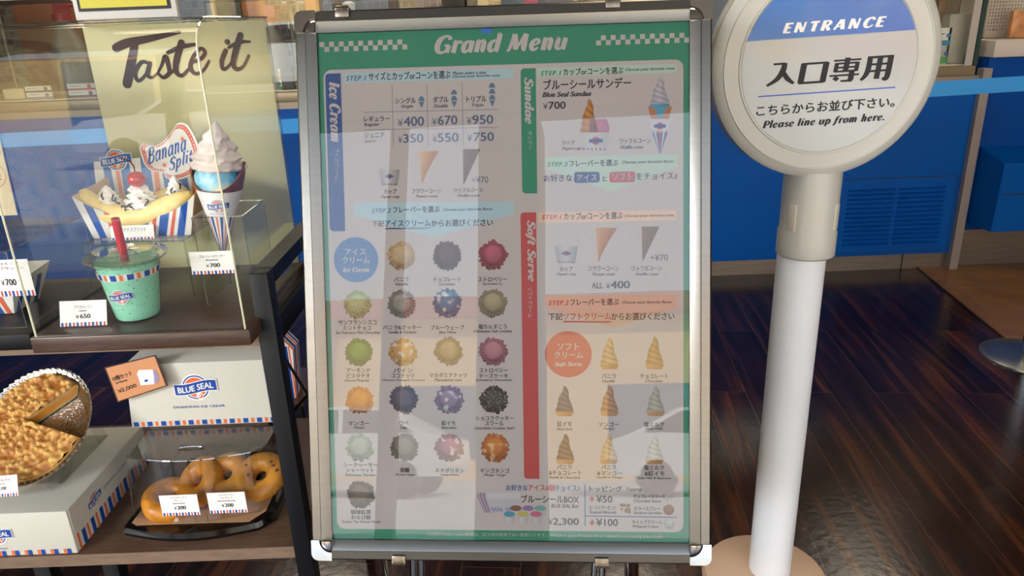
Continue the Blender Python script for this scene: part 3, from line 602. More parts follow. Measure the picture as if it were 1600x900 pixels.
def scoop_picture(cx, cy, c1, c2, seed, rpx=22.5):
    """printed photograph of a scoop: smooth dome, ragged skirt of ice cream around it"""
    mb = MB(); a, b = BP.px(cx, cy); R = rpx*1.17/F; A, B = lin(c1), lin(c2); rnd = random.Random(seed); n = 72; K = 14
    sp = c1 in ('#b5aca0', '#4a413e', '#c3cf8d', '#8e7d6e'); wv = c1 in ('#3f93b5', '#c68697', '#e38f3e', '#dfb368', '#b09abc')
    vs = []; cs = []
    for i in range(K+1):
        q_ = i/K
        for j in range(n):
            t = 2*math.pi*j/n; jag = 1+.13*noise.noise((seed*3.1+math.cos(t)*5, math.sin(t)*5, 0))+.09*rnd.uniform(-1, 1)*(i == K)
            r = R*q_*(1+(jag-1)*q_**3); x, y = r*math.cos(t), r*math.sin(t); vs.append(BP.at(a+x, b+y, L2))
            nn = noise.noise((x*900+seed, y*900, seed)); n2 = noise.noise((x*110+seed, y*110, seed*2.)); 
            if q_ < .66:
                l_ = .95+.28*(y/R)+.12*n2-.25*max(0, q_-.5)*4*(.5-.5*math.sin(t)); c = mixc(A, B, max(0, min(1, .15+.9*(q_/.66)**3*(.55-.45*math.sin(t)))))
            else: l_ = .78+.95*nn+.16*math.sin(t); c = mixc(A, B, .62+.3*nn)
            if wv and n2 > .12 and q_ < .9: c = mixc(c, (.8, .78, .74, 1) if c1 != '#e38f3e' else lin('#f3c98e'), min(1, (n2-.12)*3))
            if sp and nn > .32: c = mixc(c, (.035, .03, .03, 1) if c1 != '#4a413e' else (.5, .46, .42, 1), .7)
            cs.append(tuple(max(0, min(1, v*l_)) for v in c[:3])+(1,))
    mb.add(vs, [(i*n+j, i*n+(j+1) % n, (i+1)*n+(j+1) % n, (i+1)*n+j) for i in range(K) for j in range(n)], 0, False, cs)
    return mb.build('scoop_picture', m_pic, sheet)
for i, f in enumerate(FL):
    o = scoop_picture(f[0], f[1], f[2], f[3], i+1); o['label'] = 'printed scoop of %s ice cream' % f[6].lower()
def strip_picture(rowsf, name, mats=m_pic, n=10, w=L2, label=None):
    """printed picture built row by row: rowsf = list of (y px, left px, right px), colour function"""
    rows_, cf = rowsf; mb = MB(); vs = []; cs = []
    for i, (y, xl, xr) in enumerate(rows_):
        for j in range(n+1):
            x = xl+(xr-xl)*j/n; vs.append(BP.P(x, y, w)); cs.append((*[max(0, min(1, v)) for v in cf(i/(len(rows_)-1), j/n)[:3]], 1))
    k = n+1
    mb.add(vs, [(i*k+j, i*k+j+1, (i+1)*k+j+1, (i+1)*k+j) for i in range(len(rows_)-1) for j in range(n)], 0, False, cs)
    return mb.build(name, mats, sheet, label)
def softserve(cx, yt, yb, hw, c1, c2, name='soft_serve_picture', cone='#cf9a62', label=None):
    A, B = lin(c1), lin(c2); K = 44; rw = []
    body = .86
    for i in range(K+1):
        t = i/K; y = yt+(yb-yt)*t
        if t < body:
            s_ = t/body; prof = min(1, .10+.95*s_**.85)*(1+.09*abs(math.sin(s_*math.pi*5)))*.86; xo = .12*hw*math.sin(s_*9)*(1-s_)
        else: prof = 1.0-.25*(t-body)/(1-body); xo = 0
        rw.append((y, cx-hw*prof+xo, cx+hw*prof+xo))
    def cf(t, s_):
        if t > body: return [v*(1.1-.4*s_) for v in lin(cone)]
        k = .5+.5*math.sin((t/body*5-(s_-.5)*.9)*2*math.pi); c = mixc(B, A, .25+.75*k); return [v*(1.12-.45*abs(s_-.42)*1.6) for v in c]
    return strip_picture((rw, cf), name, label=label, n=12)
for (cx, yt, yb, c1, c2, lb) in ((952, 527, 577, '#e2c48c', '#b98a52', 'vanilla'), (1022.5, 526, 577, '#c9a15c', '#a37a3a', 'chocolate'), (882, 603, 650, '#7d6b78', '#3d333d', 'purple sweet potato'), (952, 602, 650, '#d7a06a', '#9a6134', 'mango'), (1024, 603, 650, '#c9c4b0', '#a09c88', 'salty milk'),
        (883, 678, 725, '#8d6a58', '#3a2823', 'vanilla and chocolate'), (951, 679, 725, '#e9cf9f', '#cfa565', 'vanilla and mango'), (1022.5, 680, 725, '#dad3c6', '#b5aa9d', 'salty milk and sweet potato')):
    softserve(cx, yt, yb, 15, c1, c2, label='printed %s soft serve' % lb)
letter([jp('バニラ', 940, 583.5, 962.5, 591.3), en('Vanilla', 941, 593, 960.5, 597.5), jp('チョコレート', 1000, 584, 1044, 591.5), en('Chocolate', 1008, 593, 1035, 597.3), jp('紅イモ', 870.5, 658, 893.5, 666.3), en('Beni-imo', 870, 668, 894.5, 672.2), jp('マンゴー', 935, 659, 967, 666.5), en('Mango', 942, 668, 960, 672.2), jp('塩ミルク', 1006, 659, 1037.5, 666.8), en('Salty Milk', 1008, 668, 1036, 672.2),
  jp('バニラ', 870.5, 725.5, 893.5, 733.5), jp('&チョコレート', 857.5, 734.6, 908.5, 742.3), en('Vanilla & Chocolate', 858, 743.5, 907, 747.6), jp('バニラ', 940, 726, 962.5, 733.6), jp('&マンゴー', 933, 735, 972, 742.5), en('Vanilla & Mango', 932, 744, 973.5, 748), jp('塩ミルク', 1006, 726.5, 1037.5, 734.3), jp('&紅イモ', 1007, 735.5, 1038.5, 743.3), en('Salty Milk & Beni-imo', 996, 745, 1048.5, 749.3),
  ('ブルーシールBOX', .03, 814, 773, 904.7, 785.3), en('BLUE SEAL Box', 861, 787, 904.5, 793.2), ('¥', 0, 857, 811, 863.5, 820), ('2,300', .025, 864, 809, 904.7, 821.5), ('トッピング', .03, 920.6, 759, 972, 768.2), en('Topping', 978, 761.5, 1003, 768), ('¥50', .02, 931.5, 774, 957, 785), jp('チョコレートソース', 990, 772, 1039, 778.6), en('Chocolate Sauce', 990, 780, 1033, 784.6),
  jp('ローストアーモンド', 920.6, 790, 962.5, 796.3), en('Roasted Almonds', 921, 797.5, 963, 802.2), jp('カラースプレー', 990.3, 791, 1032, 797.4), en('Rainbow Sprinkles', 990, 799, 1035, 804), ('¥100', .02, 931.5, 810, 965.5, 821.5), jp('ホイップクリーム', 987.5, 812, 1034.5, 818.7), en('Whipped Cream', 988, 820.2, 1029, 825.3)], m_ink, 'caption_lettering')
letter([('お好きな', .03, 791, 757, 824.5, 766.5), ('チョイス♪', .02, 867, 757.5, 906, 767.5)], PN, 'caption_lettering')
letter([('アイス6個', .03, 825, 756.5, 866.5, 767), ('+', .06, 921, 775, 929, 784), ('+', .06, 921, 811.5, 929.5, 821)], PR, 'caption_lettering')
letter([('※店頭のMade in Japan表示は、加工地の製造では一部異なります。 ※Made in Japan/Product are or related to processing areas.single', 0, 668, 831, 1035, 837.5)], PW, 'footnote_lettering')
# printed cups and cones
def tri_cone(xl, xr, yt, xt, yb, c1, c2, name, curve=1., lb=None):
    rw = [(yt+(yb-yt)*i/20, xl+(xt-xl)*i/20, xt+1+(xr-xt-1)*(1-i/20)**curve) for i in range(21)]
    A, B = lin(c1), lin(c2)
    return strip_picture((rw, lambda t, s_: [v*(1.15-.2*t) for v in mixc(A, B, s_*(.95 if curve > 1 else .45))]), name, label=lb)
def cup_picture(x0, x1, yt, yb):
    d = (x1-x0)*.12; rw = [(yt+(yb-yt)*i/6, x0+d*i/6, x1-d*i/6) for i in range(7)]
    strip_picture((rw, lambda t, s_: [v*(1.0-.9*abs(s_-.45)) for v in (.66, .65, .64)]), 'paper_cup_picture')
    mb = MB(); a, b = BP.px((x0+x1)/2, yt+(yb-yt)*.42); r = (x1-x0)*.16*1.17/F
    r *= .72; disc(mb, BP, a, b, r, L3, 1, 20); rect(mb, BP, a-r*1.6, b-r*.42, a+r*1.6, b+r*.42, L4, 0)
    for i in range(7): a_, b_ = BP.px(x0+(x1-x0)*(.2+.1*i), yb-(yb-yt)*.08); rect(mb, BP, a_-.0009, b_-.0012, a_+.0009, b_+.0012, L3, i % 2)
    mb.build('cup_badge', [PN, PR], sheet)
for (x0, x1, yt, yb) in ((592, 625, 265, 290), (866.5, 903, 384.5, 411.5)): cup_picture(x0, x1, yt, yb)
tri_cone(655, 686, 236, 659, 289, '#e3b681', '#b5774a', 'flower_cone_picture', 1.3); tri_cone(723.3, 750.5, 233, 724, 288, '#8b6e5d', '#54423a', 'waffle_cone_picture', 1.)
tri_cone(931, 964.5, 356, 935, 410, '#d9a068', '#a8683a', 'flower_cone_picture', 1.3); tri_cone(1002.6, 1030.5, 354, 1003.5, 408, '#8f7260', '#5a463c', 'waffle_cone_picture', 1.)
# sundae cup
d_ = [(207+(236-207)*i/6, 905+6*i/6, 953-6*i/6) for i in range(7)]
strip_picture(([(186+(208-186)*i/6, 922-3*i/6, 948+4*math.sin(i/6*2.2)) for i in range(7)], lambda t, s_: [v*(1.1-.5*abs(s_-.5)-.3*math.sin(s_*14+t*9)*.5) for v in lin('#c8799a')]), 'scoop_picture', label='printed pink scoop in sundae cup')
softserve(920.5, 155, 218, 15.5, '#dd9a4a', '#a4602a', 'sundae_picture', '#d98f3c', 'printed caramel soft serve in sundae cup')
strip_picture((d_, lambda t, s_: [v*(1.0-.4*abs(s_-.4)) for v in (.7, .69, .68)]), 'paper_cup_picture', w=L3)
mb = MB(); a, b = BP.px(931, 220); disc(mb, BP, a, b, .0065, L3+.0002, 1, 20); rect(mb, BP, a-.0105, b-.0028, a+.0105, b+.0028, L4+.0002, 0); c_, d_ = BP.px(1031, 197); disc(mb, BP, c_, d_, .0055, L4, 1, 20); rect(mb, BP, c_-.009, d_-.0025, c_+.009, d_+.0025, L4+.0003, 0)
for i in range(6): a_, b_ = BP.px(912+6.5*i, 233); rect(mb, BP, a_-.0012, b_-.0014, a_+.0012, b_+.0014, L3+.0002, i % 2)
mb.build('cup_badge', [PN, PR], sheet)
softserve(1031, 121, 170, 16, '#d5cfd8', '#a39cb0', 'sundae_picture', '#58b1cf', 'printed white soft serve on blue scoop in a cone')
strip_picture(([(166+(186-166)*i/5, 1012+1*i, 1050-1*i) for i in range(6)], lambda t, s_: mixc(lin('#5bb4d6'), lin('#c98a5e'), 1 if (s_ < .2+.25*t or s_ > .8-.25*t) else 0)), 'sundae_picture', w=L3)
strip_picture(([(185+(240-185)*i/12, 1012+18*i/12, 1051-19*i/12) for i in range(13)], lambda t, s_: ((.72, .70, .74) if t < .36 else (lin('#4a74b0') if int(s_*7) % 2 == 0 else ((.72, .7, .74) if int(s_*7) % 4 == 1 else lin('#c8664e'))))[:3]), 'cone_sleeve_picture', n=14, w=L3)
# box of cups and toppings
strip_picture(([(770+2*i, 745.5+1.3*i, 812) for i in range(2)]+[(776+5*i, 746+2.2*i, 812) for i in range(6)], lambda t, s_: (((.70, .70, .73) if t < .3 else (.60, .60, .64)) if not (.8 < t < .9 and int(s_*26) % 2) else lin('#5a5a9a')) if s_ > .2 else ((.62, .55, .62) if int(s_*40) % 3 else (.25, .15, .3))), 'box_picture', n=26)
for i, (cx, cy, c) in enumerate(((806, 794, '#8a5a4a'), (825, 794, '#9d7fb0'), (844, 794, '#7ab5ab'), (796, 803, '#4fa5b8'), (817, 803, '#d3c06b'), (838, 803, '#d8738d'))):
    A = lin(c); yy = 5 if i > 2 else 4
    strip_picture(([(cy+yy*k, cx-9+k*.7, cx+9-k*.7) for k in range(4)], lambda t, s_: [v*(1-.4*abs(s_-.4)) for v in (.7, .69, .7)]), 'paper_cup_picture', w=L2+.0001*(1+(i > 2)*4))
    mb = MB(); a, b = BP.px(cx, cy); disc(mb, BP, a, b, .0093, L3+.0004*(i > 2), 0, 20, 0, .0048); mb.c = [tuple(v*random.uniform(.85, 1.1) for v in A[:3])+(1,) for _ in mb.v]; mb.build('cup_filling', m_pic, sheet)
mb = MB(); rnd = random.Random(4)
for i in range(14):
    a, b = BP.px(968+rnd.random()*16, 788+rnd.random()*14); disc(mb, BP, a, b, .0018+rnd.random()*.0016, L2+.00005*i, 0, 8)
mb.c = [lin(rnd.choice(('#8a6a4c', '#b59a6b', '#6d4d38'))) for _ in mb.v]; mb.build('almond_picture', m_pic, sheet)
for (cx, cy, c) in ((1045, 796.5, '#a46d52'), (1045.5, 819, '#cfd2d2')):
    o = scoop_picture(cx, cy, c, c, cx*.01, 8.5); o.name = 'topping_picture'
mb = MB()
for q_ in ribbon([(*BP.px(x, y), .0016) for x, y in ((1039, 779), (1044, 784), (1043, 775), (1049, 781), (1047, 772), (1053, 778), (1052, 769), (1056, 772))], 3): mb.add([BP.at(x, y, L2) for x, y in q_], [(0, 1, 2, 3)])
mb.build('sauce_picture', M('sauce_ink', '#7b7468', .5), sheet)
# clear cover sheet of the frame
mb = MB(); mb.box((.030, .030, .0022), (BW-.030, BH-.030, .0030), 0, mt); mb.build('clear_cover', clear('poster_cover', (.985, .985, .985), .025, bump=.02), board)
# ------------------------------------------------------------------ entrance sign
fc = atY(1295, 100, 1.375); ftop = fc.z
pole_top, pole_bot = atY(1262, 345, 1.44), atY(1197, 902, 1.44)
pxc = (pole_top.x+pole_bot.x)/2
sign = thing('entrance_sign', 'round white entrance sign on a thick white pole beside the menu stand', 'sign', (pxc, 1.44, 0))
tl = math.radians(1.7)
su = Vector((math.cos(tl), 0, math.sin(tl))); SP = Plane(fc, su, (-math.sin(tl), 0, math.cos(tl)))   # w towards the viewer
SR = .2065
mb = MB()
mb.lathe([(0, .0), (.157, .0), (.1585, .0022), (.161, .0022), (.162, .0), (.186, .0), (.1865, .0015), (.1885, .0015), (.189, -.001), (SR-.006, -.004), (SR, -.011), (SR, -.026), (SR-.002, -.028), (SR, -.030), (SR, -.050), (SR-.008, -.058), (0, -.058)], fc, 72, 0, SP.u, SP.v, SP.n)
mb.build('disc_housing', M('sign_white_plastic', '#b8b8af', .3, spec=.5), sign)
mb = MB(); disc(mb, SP, 0, 0, .1565, .0006, 0, 72); mb.build('sign_face', M('sign_face_film', '#aaadaa', .22, spec=.5, coat=.3), sign)
a, b = SP.px(1178, 64); bt = b; R_ = .156
# blue cap above the chord
ang = math.asin(max(-1, min(1, bt/R_))); mb = MB()
poly(mb, SP, [(R_*math.cos(t), R_*math.sin(t)) for t in (ang+(math.pi-2*ang)*i/32 for i in range(33))], .0011); mb.build('blue_segment', M('sign_blue_film', '#0f66b4', .22, spec=.5, coat=.3), sign)
SL = -.066
def sb(x0, yt, x1, yb): return pxbox(SP, x0, yt, x1, yb, SL)
mb = MB()
E_ = {'E': (.62, [[(.15,1,.22),(.15,0,.22)], [(.1,.94,.13),(.58,.94,.13)], [(.1,.52,.11),(.5,.52,.11)], [(.1,.06,.13),(.58,.06,.13)]]),
 'N': (.84, [[(.12,1,.2),(.12,0,.2)], [(.14,.98,.2),(.6,.02,.24)], [(.64,1,.13),(.64,0,.13)]]),
 'T': (.66, [[(.34,.95,.23),(.34,0,.23)], [(.02,.82,.1),(.12,.92,.14),(.62,.93,.15)]]),
 'R': (.76, [[(.15,1,.22),(.15,0,.22)], [(.15,.94,.12),(.44,.94,.14),(.58,.76,.2),(.46,.54,.14),(.2,.5,.1)], [(.34,.5,.2),(.64,.0,.22)]]),
 'A': (.84, [[(.06,0,.13),(.36,1,.16)], [(.42,1,.26),(.66,0,.24)], [(.2,.3,.1),(.56,.3,.1)]]),
 'C': (.72, G['C'][1])}
x = 0; V = []; Fc = []
for ch in 'ENTRANCE':
    for k in E_[ch][1]:
        for q_ in ribbon([(p[0]+x+p[1]*.22, p[1], p[2]*1.25) for p in k], 5): o_ = len(V); V += q_; Fc.append(tuple(range(o_, o_+len(q_))))
    x += E_[ch][0]+.2
place(mb, SP, (V, Fc), *sb(1222, 36, 1383, 53), .0016); mb.build('entrance_lettering', m_white, sign)
# rounded heavy kanji, drawn stroke by stroke (unit box each)
KJ = {
 '入': [[(.18,.93,.09),(.56,.93,.09)], [(.55,.96,.16),(.52,.62,.2),(.36,.28,.17),(.06,.03,.1)], [(.55,.55,.16),(.72,.28,.17),(.95,.06,.1)]],
 '口': [[(.14,.95,.2),(.12,.05,.2)], [(.87,.95,.2),(.85,.05,.2)], [(.08,.93,.09),(.92,.93,.09)], [(.06,.06,.1),(.9,.06,.1)]],
 '専': [[(.06,.9,.08),(.96,.9,.08)], [(.51,1,.18),(.5,.4,.18)], [(.18,.8,.14),(.17,.42,.14)], [(.86,.8,.14),(.85,.42,.14)], [(.16,.77,.08),(.88,.77,.08)], [(.18,.6,.08),(.84,.6,.08)], [(.14,.44,.08),(.88,.44,.08)], [(.0,.27,.08),(.98,.27,.08)], [(.72,.42,.18),(.72,.08,.18),(.64,.03,.1),(.4,.03,.08)], [(.16,.2,.16),(.3,.08,.16)]],
 '用': [[(.2,.96,.17),(.2,.45,.18),(.14,.18,.16),(.02,.0,.1)], [(.88,.98,.19),(.87,.06,.18),(.72,.04,.1)], [(.12,.94,.1),(.94,.94,.1)], [(.2,.64,.09),(.86,.64,.09)], [(.18,.36,.09),(.86,.36,.09)], [(.54,.95,.18),(.53,.02,.18)]],
}
mb = MB(); xk = 0; V = []; Fc = []
for ch, (wd, hh) in (('入', (1.0, 1)), ('口', (1.0, .92)), ('専', (1.0, 1)), ('用', (1.0, 1))):
    for k in KJ[ch]:
        for q_ in ribbon([(p[0]*.97+xk+p[1]*.08, p[1]*hh, p[2]) for p in k], 6): o_ = len(V); V += q_; Fc.append(tuple(range(o_, o_+len(q_))))
    xk += wd+.02
place(mb, SP, (V, Fc), *sb(1196, 98.5, 1393, 139), .0008); mb.build('kanji_lettering', m_ink, sign)
mb = MB(); place(mb, SP, text2d('こちらからお並び下さい。', .03), *sb(1181, 165, 1397, 182), .0008); place(mb, SP, stroke2d('Please line up from here.', .22, 1.15), *sb(1191, 188.5, 1381, 204), .0008); mb.build('instruction_lettering', m_ink, sign)
mb = MB(); a0, b0 = SP.px(1184.5, 151); a1, _ = SP.px(1398.5, 137.5); rect(mb, SP, a0, b0-.0012, a1, b0+.0012, .0008); mb.build('underline', M('sign_blue_line', '#2a55b0', .4), sign)
# socket, pole, base
zt = fc.z-SR+.012; zc1 = atY(1257, 393, 1.44).z
mb = MB(); mb.lathe([(.047, zt), (.054, zt-.004), (.054, zc1+.055), (.0565, zc1+.05), (.0565, zc1+.004), (.052, zc1), (.0, zc1)], (pxc, 1.425, 0), 40)
mb.build('socket', M('sign_white_plastic'), sign)
for an in (-2.55, -.75): 
    c_ = Vector((pxc+.0535*math.cos(an), 1.425+.0535*math.sin(an), zc1+.085)); d_ = Vector((math.cos(an), math.sin(an), 0)); t_ = Vector((-d_.y, d_.x, 0)); mt_ = Matrix((t_, d_, Vector((0, 0, 1)))).transposed().to_4x4(); mt_.translation = c_
    mb = MB(); mb.bbox((-.0085, -.004, -.026), (.0085, .0025, .026), .002, 0, mt_); mb.build('latch', M('latch_plastic', '#c2bcae', .4), sign)
mb = MB(); mb.lathe([(0, zc1+.02), (.0478, zc1+.02), (.0478, .02), (0, .02)], (pxc, 1.44, 0), 40); mb.build('pole', M('pole_white_plastic', '#eff3f6', .32, spec=.5), sign)
mb = MB(); mb.lathe([(0, .03), (.05, .03), (.1, .026), (.14, .016), (.147, .006), (.147, 0), (0, 0)], (pxc-.01, 1.44, 0), 56); mb.build('base_plate', M('beige_base_plastic', '#c9a98c', .5), sign)

# ------------------------------------------------------------------ display rack
RX, ZU, ZL = -.385, .845, .42
rack = thing('display_rack', 'black metal rack with two walnut shelves left of the menu stand', 'shelf rack', (-.75, 1.35, 0))
mb = MB(); mb.bbox((-1.5, 1.10, ZU-.028), (-.41, 1.405, ZU), .002, 0); mb.build('shelf', m_walnut, rack)
mb = MB(); mb.bbox((-1.5, 1.10, ZL-.024), (-.405, 1.565, ZL), .002, 0); o = mb.build('shelf', m_walnut, rack)
for z_, y_, t_ in ((ZU, 1.10, .028), (ZL, 1.10, .024)):
    mb = MB(); mb.box((-1.5, y_-.0015, z_-t_), (-.407, y_, z_)); mb.build('edge_band', m_walnut_edge, rack)
mb = MB(); mb.bbox((-.4085, 1.088, 0), (-.3785, 1.122, .943), .0025); mb.build('post', m_black, rack)
mb = MB(); mb.prism([(-.4085, 1.1225, .9428), (-.4085, 1.40, .9428), (-.4085, 1.40, .918), (-.4085, 1.1225, .918)], (.03, 0, 0)); mb.build('top_rail', m_black, rack)
mb = MB(); mb.prism([(-.4085, 1.385, .93), (-.4085, 1.41, .93), (-.4085, 1.60, 0), (-.4085, 1.575, 0)], (.03, 0, 0)); mb.build('rear_post', m_black, rack)
mb = MB(); mb.bbox((-.404, 1.115, ZU-.032), (-.3835, 1.415, ZU+.012), .002); mb.build('shelf_rail', m_black, rack)
mb = MB(); mb.bbox((-.404, 1.115, ZL-.03), (-.3835, 1.55, ZL-.002), .002); mb.build('shelf_rail', m_black, rack)
for zb in (.885, .86, .40):
    mb = MB(); mb.tube([(-.3795, 1.105, zb-.02), (-.3765, 1.105, zb-.02)], .0038, 12); mb.build('bolt', M('dark_bolt', '#070708', .3), rack)
for q0, q1 in (((436, 545), (530, 695)), ((436, 668), (530, 560))): mb = MB(); mb.tube([atY(*q0, 1.60), atY(*q1, 1.60)], .0035, 8); mb.build('cross_brace', m_black, rack)
mb = MB(); mb.bbox((-.93, 1.15, 0), (-.90, 1.18, ZL-.026), .002); mb.bbox((-.80, 1.15, 0), (-.77, 1.18, ZL-.026), .002); mb.build('lower_leg', m_black, rack)
mb = MB(); mb.tube([(-.965, 1.20, 0), (-.965, 1.20, ZL-.026)], .004, 8); mb.build('cross_brace', m_steel, rack)

# ------------------------------------------------------------------ tall clear case on the upper shelf
CX0, CX1, CY0, CY1, CZ0, CZ1 = -.729, -.407, 1.043, 1.372, .871, 1.318
case = thing('display_case', 'tall clear display case with rounded front edge on the upper shelf, holding the sundae samples', 'display case', ((CX0+CX1)/2, 1.2, ZU))
mb = MB(); mb.bbox((CX0-.006, CY0-.006, ZU+.0005), (CX1+.006, CY1+.006, CZ0), .002); mb.build('tray', m_walnut_dk, case)
TH = .003; Rc = .05
def prof(n=8):
    p = [(CY0, CZ0)]
    for i in range(n+1): t = math.pi/2*i/n; p.append((CY0+Rc-Rc*math.cos(t), CZ1-Rc+Rc*math.sin(t)))
    p.append((CY1, CZ1)); return p
mb = MB(); P_ = prof(); vs = []
for (x, ofs) in ((CX0, 0), (CX1, 0), (CX0, TH), (CX1, TH)):
    for i, (y, z) in enumerate(P_): vs.append((x, y+(ofs if i < 5 else 0), z-(ofs if i >= 5 else 0)))
n = len(P_); fs = []
for i in range(n-1): fs += [(i, n+i, n+i+1, i+1), (2*n+i, 2*n+i+1, 3*n+i+1, 3*n+i)]
mb.add(vs, fs, 0, True); mb.build('front_and_top', m_acr, case)
for x, nm in ((CX0, -1), (CX1, 1)):
    mb = MB(); mb.prism([(x, y, z) for y, z in P_]+[(x, CY1, CZ0)], (-nm*TH, 0, 0)); mb.build('side_panel', m_acr, case)
mb = MB(); mb.box((CX0, CY1-TH, CZ0), (CX1, CY1, CZ1)); mb.build('back_panel', m_acr, case)
for x in (CX0+.0015, CX1-.0015):
    mb = MB(); mb.tube([(x, y, z) for y, z in P_[:6]], .0016, 6); mb.build('panel_edge', m_acr_edge, case, 'cream cut edge')
    mb = MB(); mb.tube([(x, y, z) for y, z in P_[5:]], .0013, 6); mb.build('panel_edge', m_acr_soft, case); mb = MB(); mb.tube([(x, CY1, CZ0), (x, CY1, CZ1)], .0013, 6); mb.build('panel_edge', m_acr_soft, case)
mb = MB(); mb.tube([(CX0, CY1, CZ1), (CX1, CY1, CZ1)], .0016, 6); mb.build('panel_edge', m_acr_soft, case); mb = MB(); mb.tube([(CX0, CY0, CZ0+.001), (CX1, CY0, CZ0+.001)], .0012, 6); mb.build('panel_edge', m_acr_soft, case)

# tasting backdrop card inside the back of the case
TP = Plane((-.566, 1.366, .872), (1, 0, 0), (0, 0, 1))
card = thing('backdrop_card', 'pale green card brush lettered Taste it at the back of the tall clear case', 'card', (-.566, 1.366, .872))
mb = MB(); mb.box((-.7255, 1.3655, .872), (-.4105, 1.3675, 1.314)); mb.build('board', M('pale_green_card', '#cfcb9c', .6, var=.02, vscale=4), card)
mb = MB()
TI = [[(182, 75, 11), (200, 67, 11), (240, 59, 8), (281, 50, 4)], [(212, 64, 9), (207, 90, 11), (203, 112, 12), (199, 131, 12)],
 [(233, 99, 4), (222, 97, 5), (212, 112, 6), (216, 126, 5), (227, 118, 4), (235, 101, 4)], [(235, 99, 6), (231, 116, 6), (238, 121, 4), (248, 113, 3)],
 [(246, 116, 3), (253, 102, 4), (259, 88, 6), (264, 104, 6), (265, 114, 6), (256, 121, 5), (249, 116, 4)], [(263, 117, 3), (272, 110, 4), (279, 94, 5)],
 [(284, 67, 9), (276, 95, 8), (276, 112, 7), (285, 118, 5), (297, 106, 4)], [(263, 82, 5), (285, 73, 6), (307, 69, 4)],
 [(301, 97, 4), (314, 92, 5), (321, 82, 5), (314, 76, 5), (303, 88, 5), (298, 105, 6), (306, 115, 5), (318, 110, 4), (327, 95, 3)],
 [(353, 79, 6), (347, 95, 6), (349, 108, 5), (357, 104, 4), (362, 97, 3)], [(376, 55, 8), (368, 82, 8), (365, 100, 7), (371, 108, 6), (381, 103, 4), (389, 87, 4)], [(358, 74, 4), (374, 66, 5), (391, 65, 3)]]
_n = 0
for st in TI:
    for q_ in ribbon([(*TP.px(x, y), wd*1.35/F*1.15) for x, y, wd in st], 6, True): _n += 1; mb.add([TP.at(x, y, .0012+_n*1.5e-6) for x, y in q_], [tuple(range(len(q_)))])
a, b = TP.px(355.5, 65.5); disc(mb, TP, a, b, .005, .0012, 0, 14)
mb.build('lettering', M('brown_brush_ink', '#3a2220', .6), card)

# yellow sign in a white frame on top of the case
yb_ = atY(198, 18, 1.10)
ys = thing('yellow_sign', 'black bordered yellow notice in a white frame on top of the tall clear case', 'sign', (yb_.x, 1.10, CZ1))
mb = MB(); mb.bbox((-.590, 1.098, CZ1+.001), (-.448, 1.108, CZ1+.10), .002); mb.build('frame', M('sign_frame_white', '#c4c2bb', .4), ys)
mb = MB(); mb.box((-.5825, 1.0965, CZ1+.0125), (-.4555, 1.098, CZ1+.095)); mb.build('border', m_ink, ys)
mb = MB(); mb.box((-.5785, 1.0958, CZ1+.0165), (-.4595, 1.0965, CZ1+.092)); mb.build('notice', M('yellow_paper', '#bdb422', .5), ys)

# small helpers for things in the cases
def price_card(name_l, c, wd, ht, lean, lines, price, label, yaw=0, px_w=None):
    """folded white card with airmail edge; c = middle of the lower edge"""
    t = thing('price_card', label, 'price card', c, 'price cards')
    u = Vector((math.cos(yaw), math.sin(yaw), 0)); v = Vector((-math.sin(yaw)*math.sin(lean)*-1, math.sin(lean), math.cos(lean)))
    v = (v-u*v.dot(u)).normalized(); PL = Plane(Vector(c)-u*wd/2+Vector((0, 0, .0012)), u, v)
    mb = MB(); mb.slab([PL.at(0, 0), PL.at(wd, 0), PL.at(wd, ht), PL.at(0, ht)], -PL.n, .0008); mb.build('card', m_paper, t)
    if lean > .05:
        mb = MB(); mb.slab([PL.at(wd*.3, 0, -.0012), PL.at(wd*.7, 0, -.0012), PL.at(wd*.7, .001, -.012), PL.at(wd*.3, .001, -.012)], (0, 0, 1), .0008); mb.build('foot', m_acr, t)
    mb = MB(); stripes(mb, PL, wd*.02, wd*1.0, ht*.0, ht*.15, 6, .0003, (0, 1), 0, (.30, .22)); mb.build('airmail_edge', [m_navy, m_red], t)
    mb = MB()
    for (s_, b_, x0, y0, x1, y1) in lines: place(mb, PL, text2d(s_, b_), wd*x0, ht*y0, wd*x1, ht*y1, .0004)
    if price: place(mb, PL, text2d('¥', .0), wd*(.5-.16), ht*.30, wd*(.5-.09), ht*.45, .0004);
    if price: place(mb, PL, text2d(price, .03), wd*(.5-.07), ht*.30, wd*(.5+.16), ht*.48, .0004)
    mb.build('lettering', m_ink, t); return t
# ---- mint shake
cp = atZ(218, 500, CZ0); cx, cy = cp.x-.009, cp.y+.018; zb = CZ0+.0005
shake = thing('milkshake_cup', 'clear cup of mint green shake with red straw and flat lid', 'drink', (cx, cy, CZ0))
def cupr(z): return .0335+(.0475-.0335)*z/.097
mint = bpy.data.materials.new('mint_shake'); mint.use_nodes = True; nn_ = mint.node_tree; b_ = nn_.nodes['Principled BSDF']
vz = nn_.nodes.new('ShaderNodeTexVoronoi'); vz.inputs['Scale'].default_value = 130; tcn = nn_.nodes.new('ShaderNodeTexCoord'); nn_.links.new(tcn.outputs['Object'], vz.inputs['Vector'])
rr_ = nn_.nodes.new('ShaderNodeValToRGB'); rr_.color_ramp.elements[0].position = .10; rr_.color_ramp.elements[0].color = lin('#5d8a78'); rr_.color_ramp.elements[1].position = .2; rr_.color_ramp.elements[1].color = lin('#8fd6b6')
vz.inputs['Randomness'].default_value = 1; nn_.links.new(vz.outputs['Distance'], rr_.inputs[0]); nn_.links.new(rr_.outputs[0], b_.inputs['Base Color']); b_.inputs['Roughness'].default_value = .35
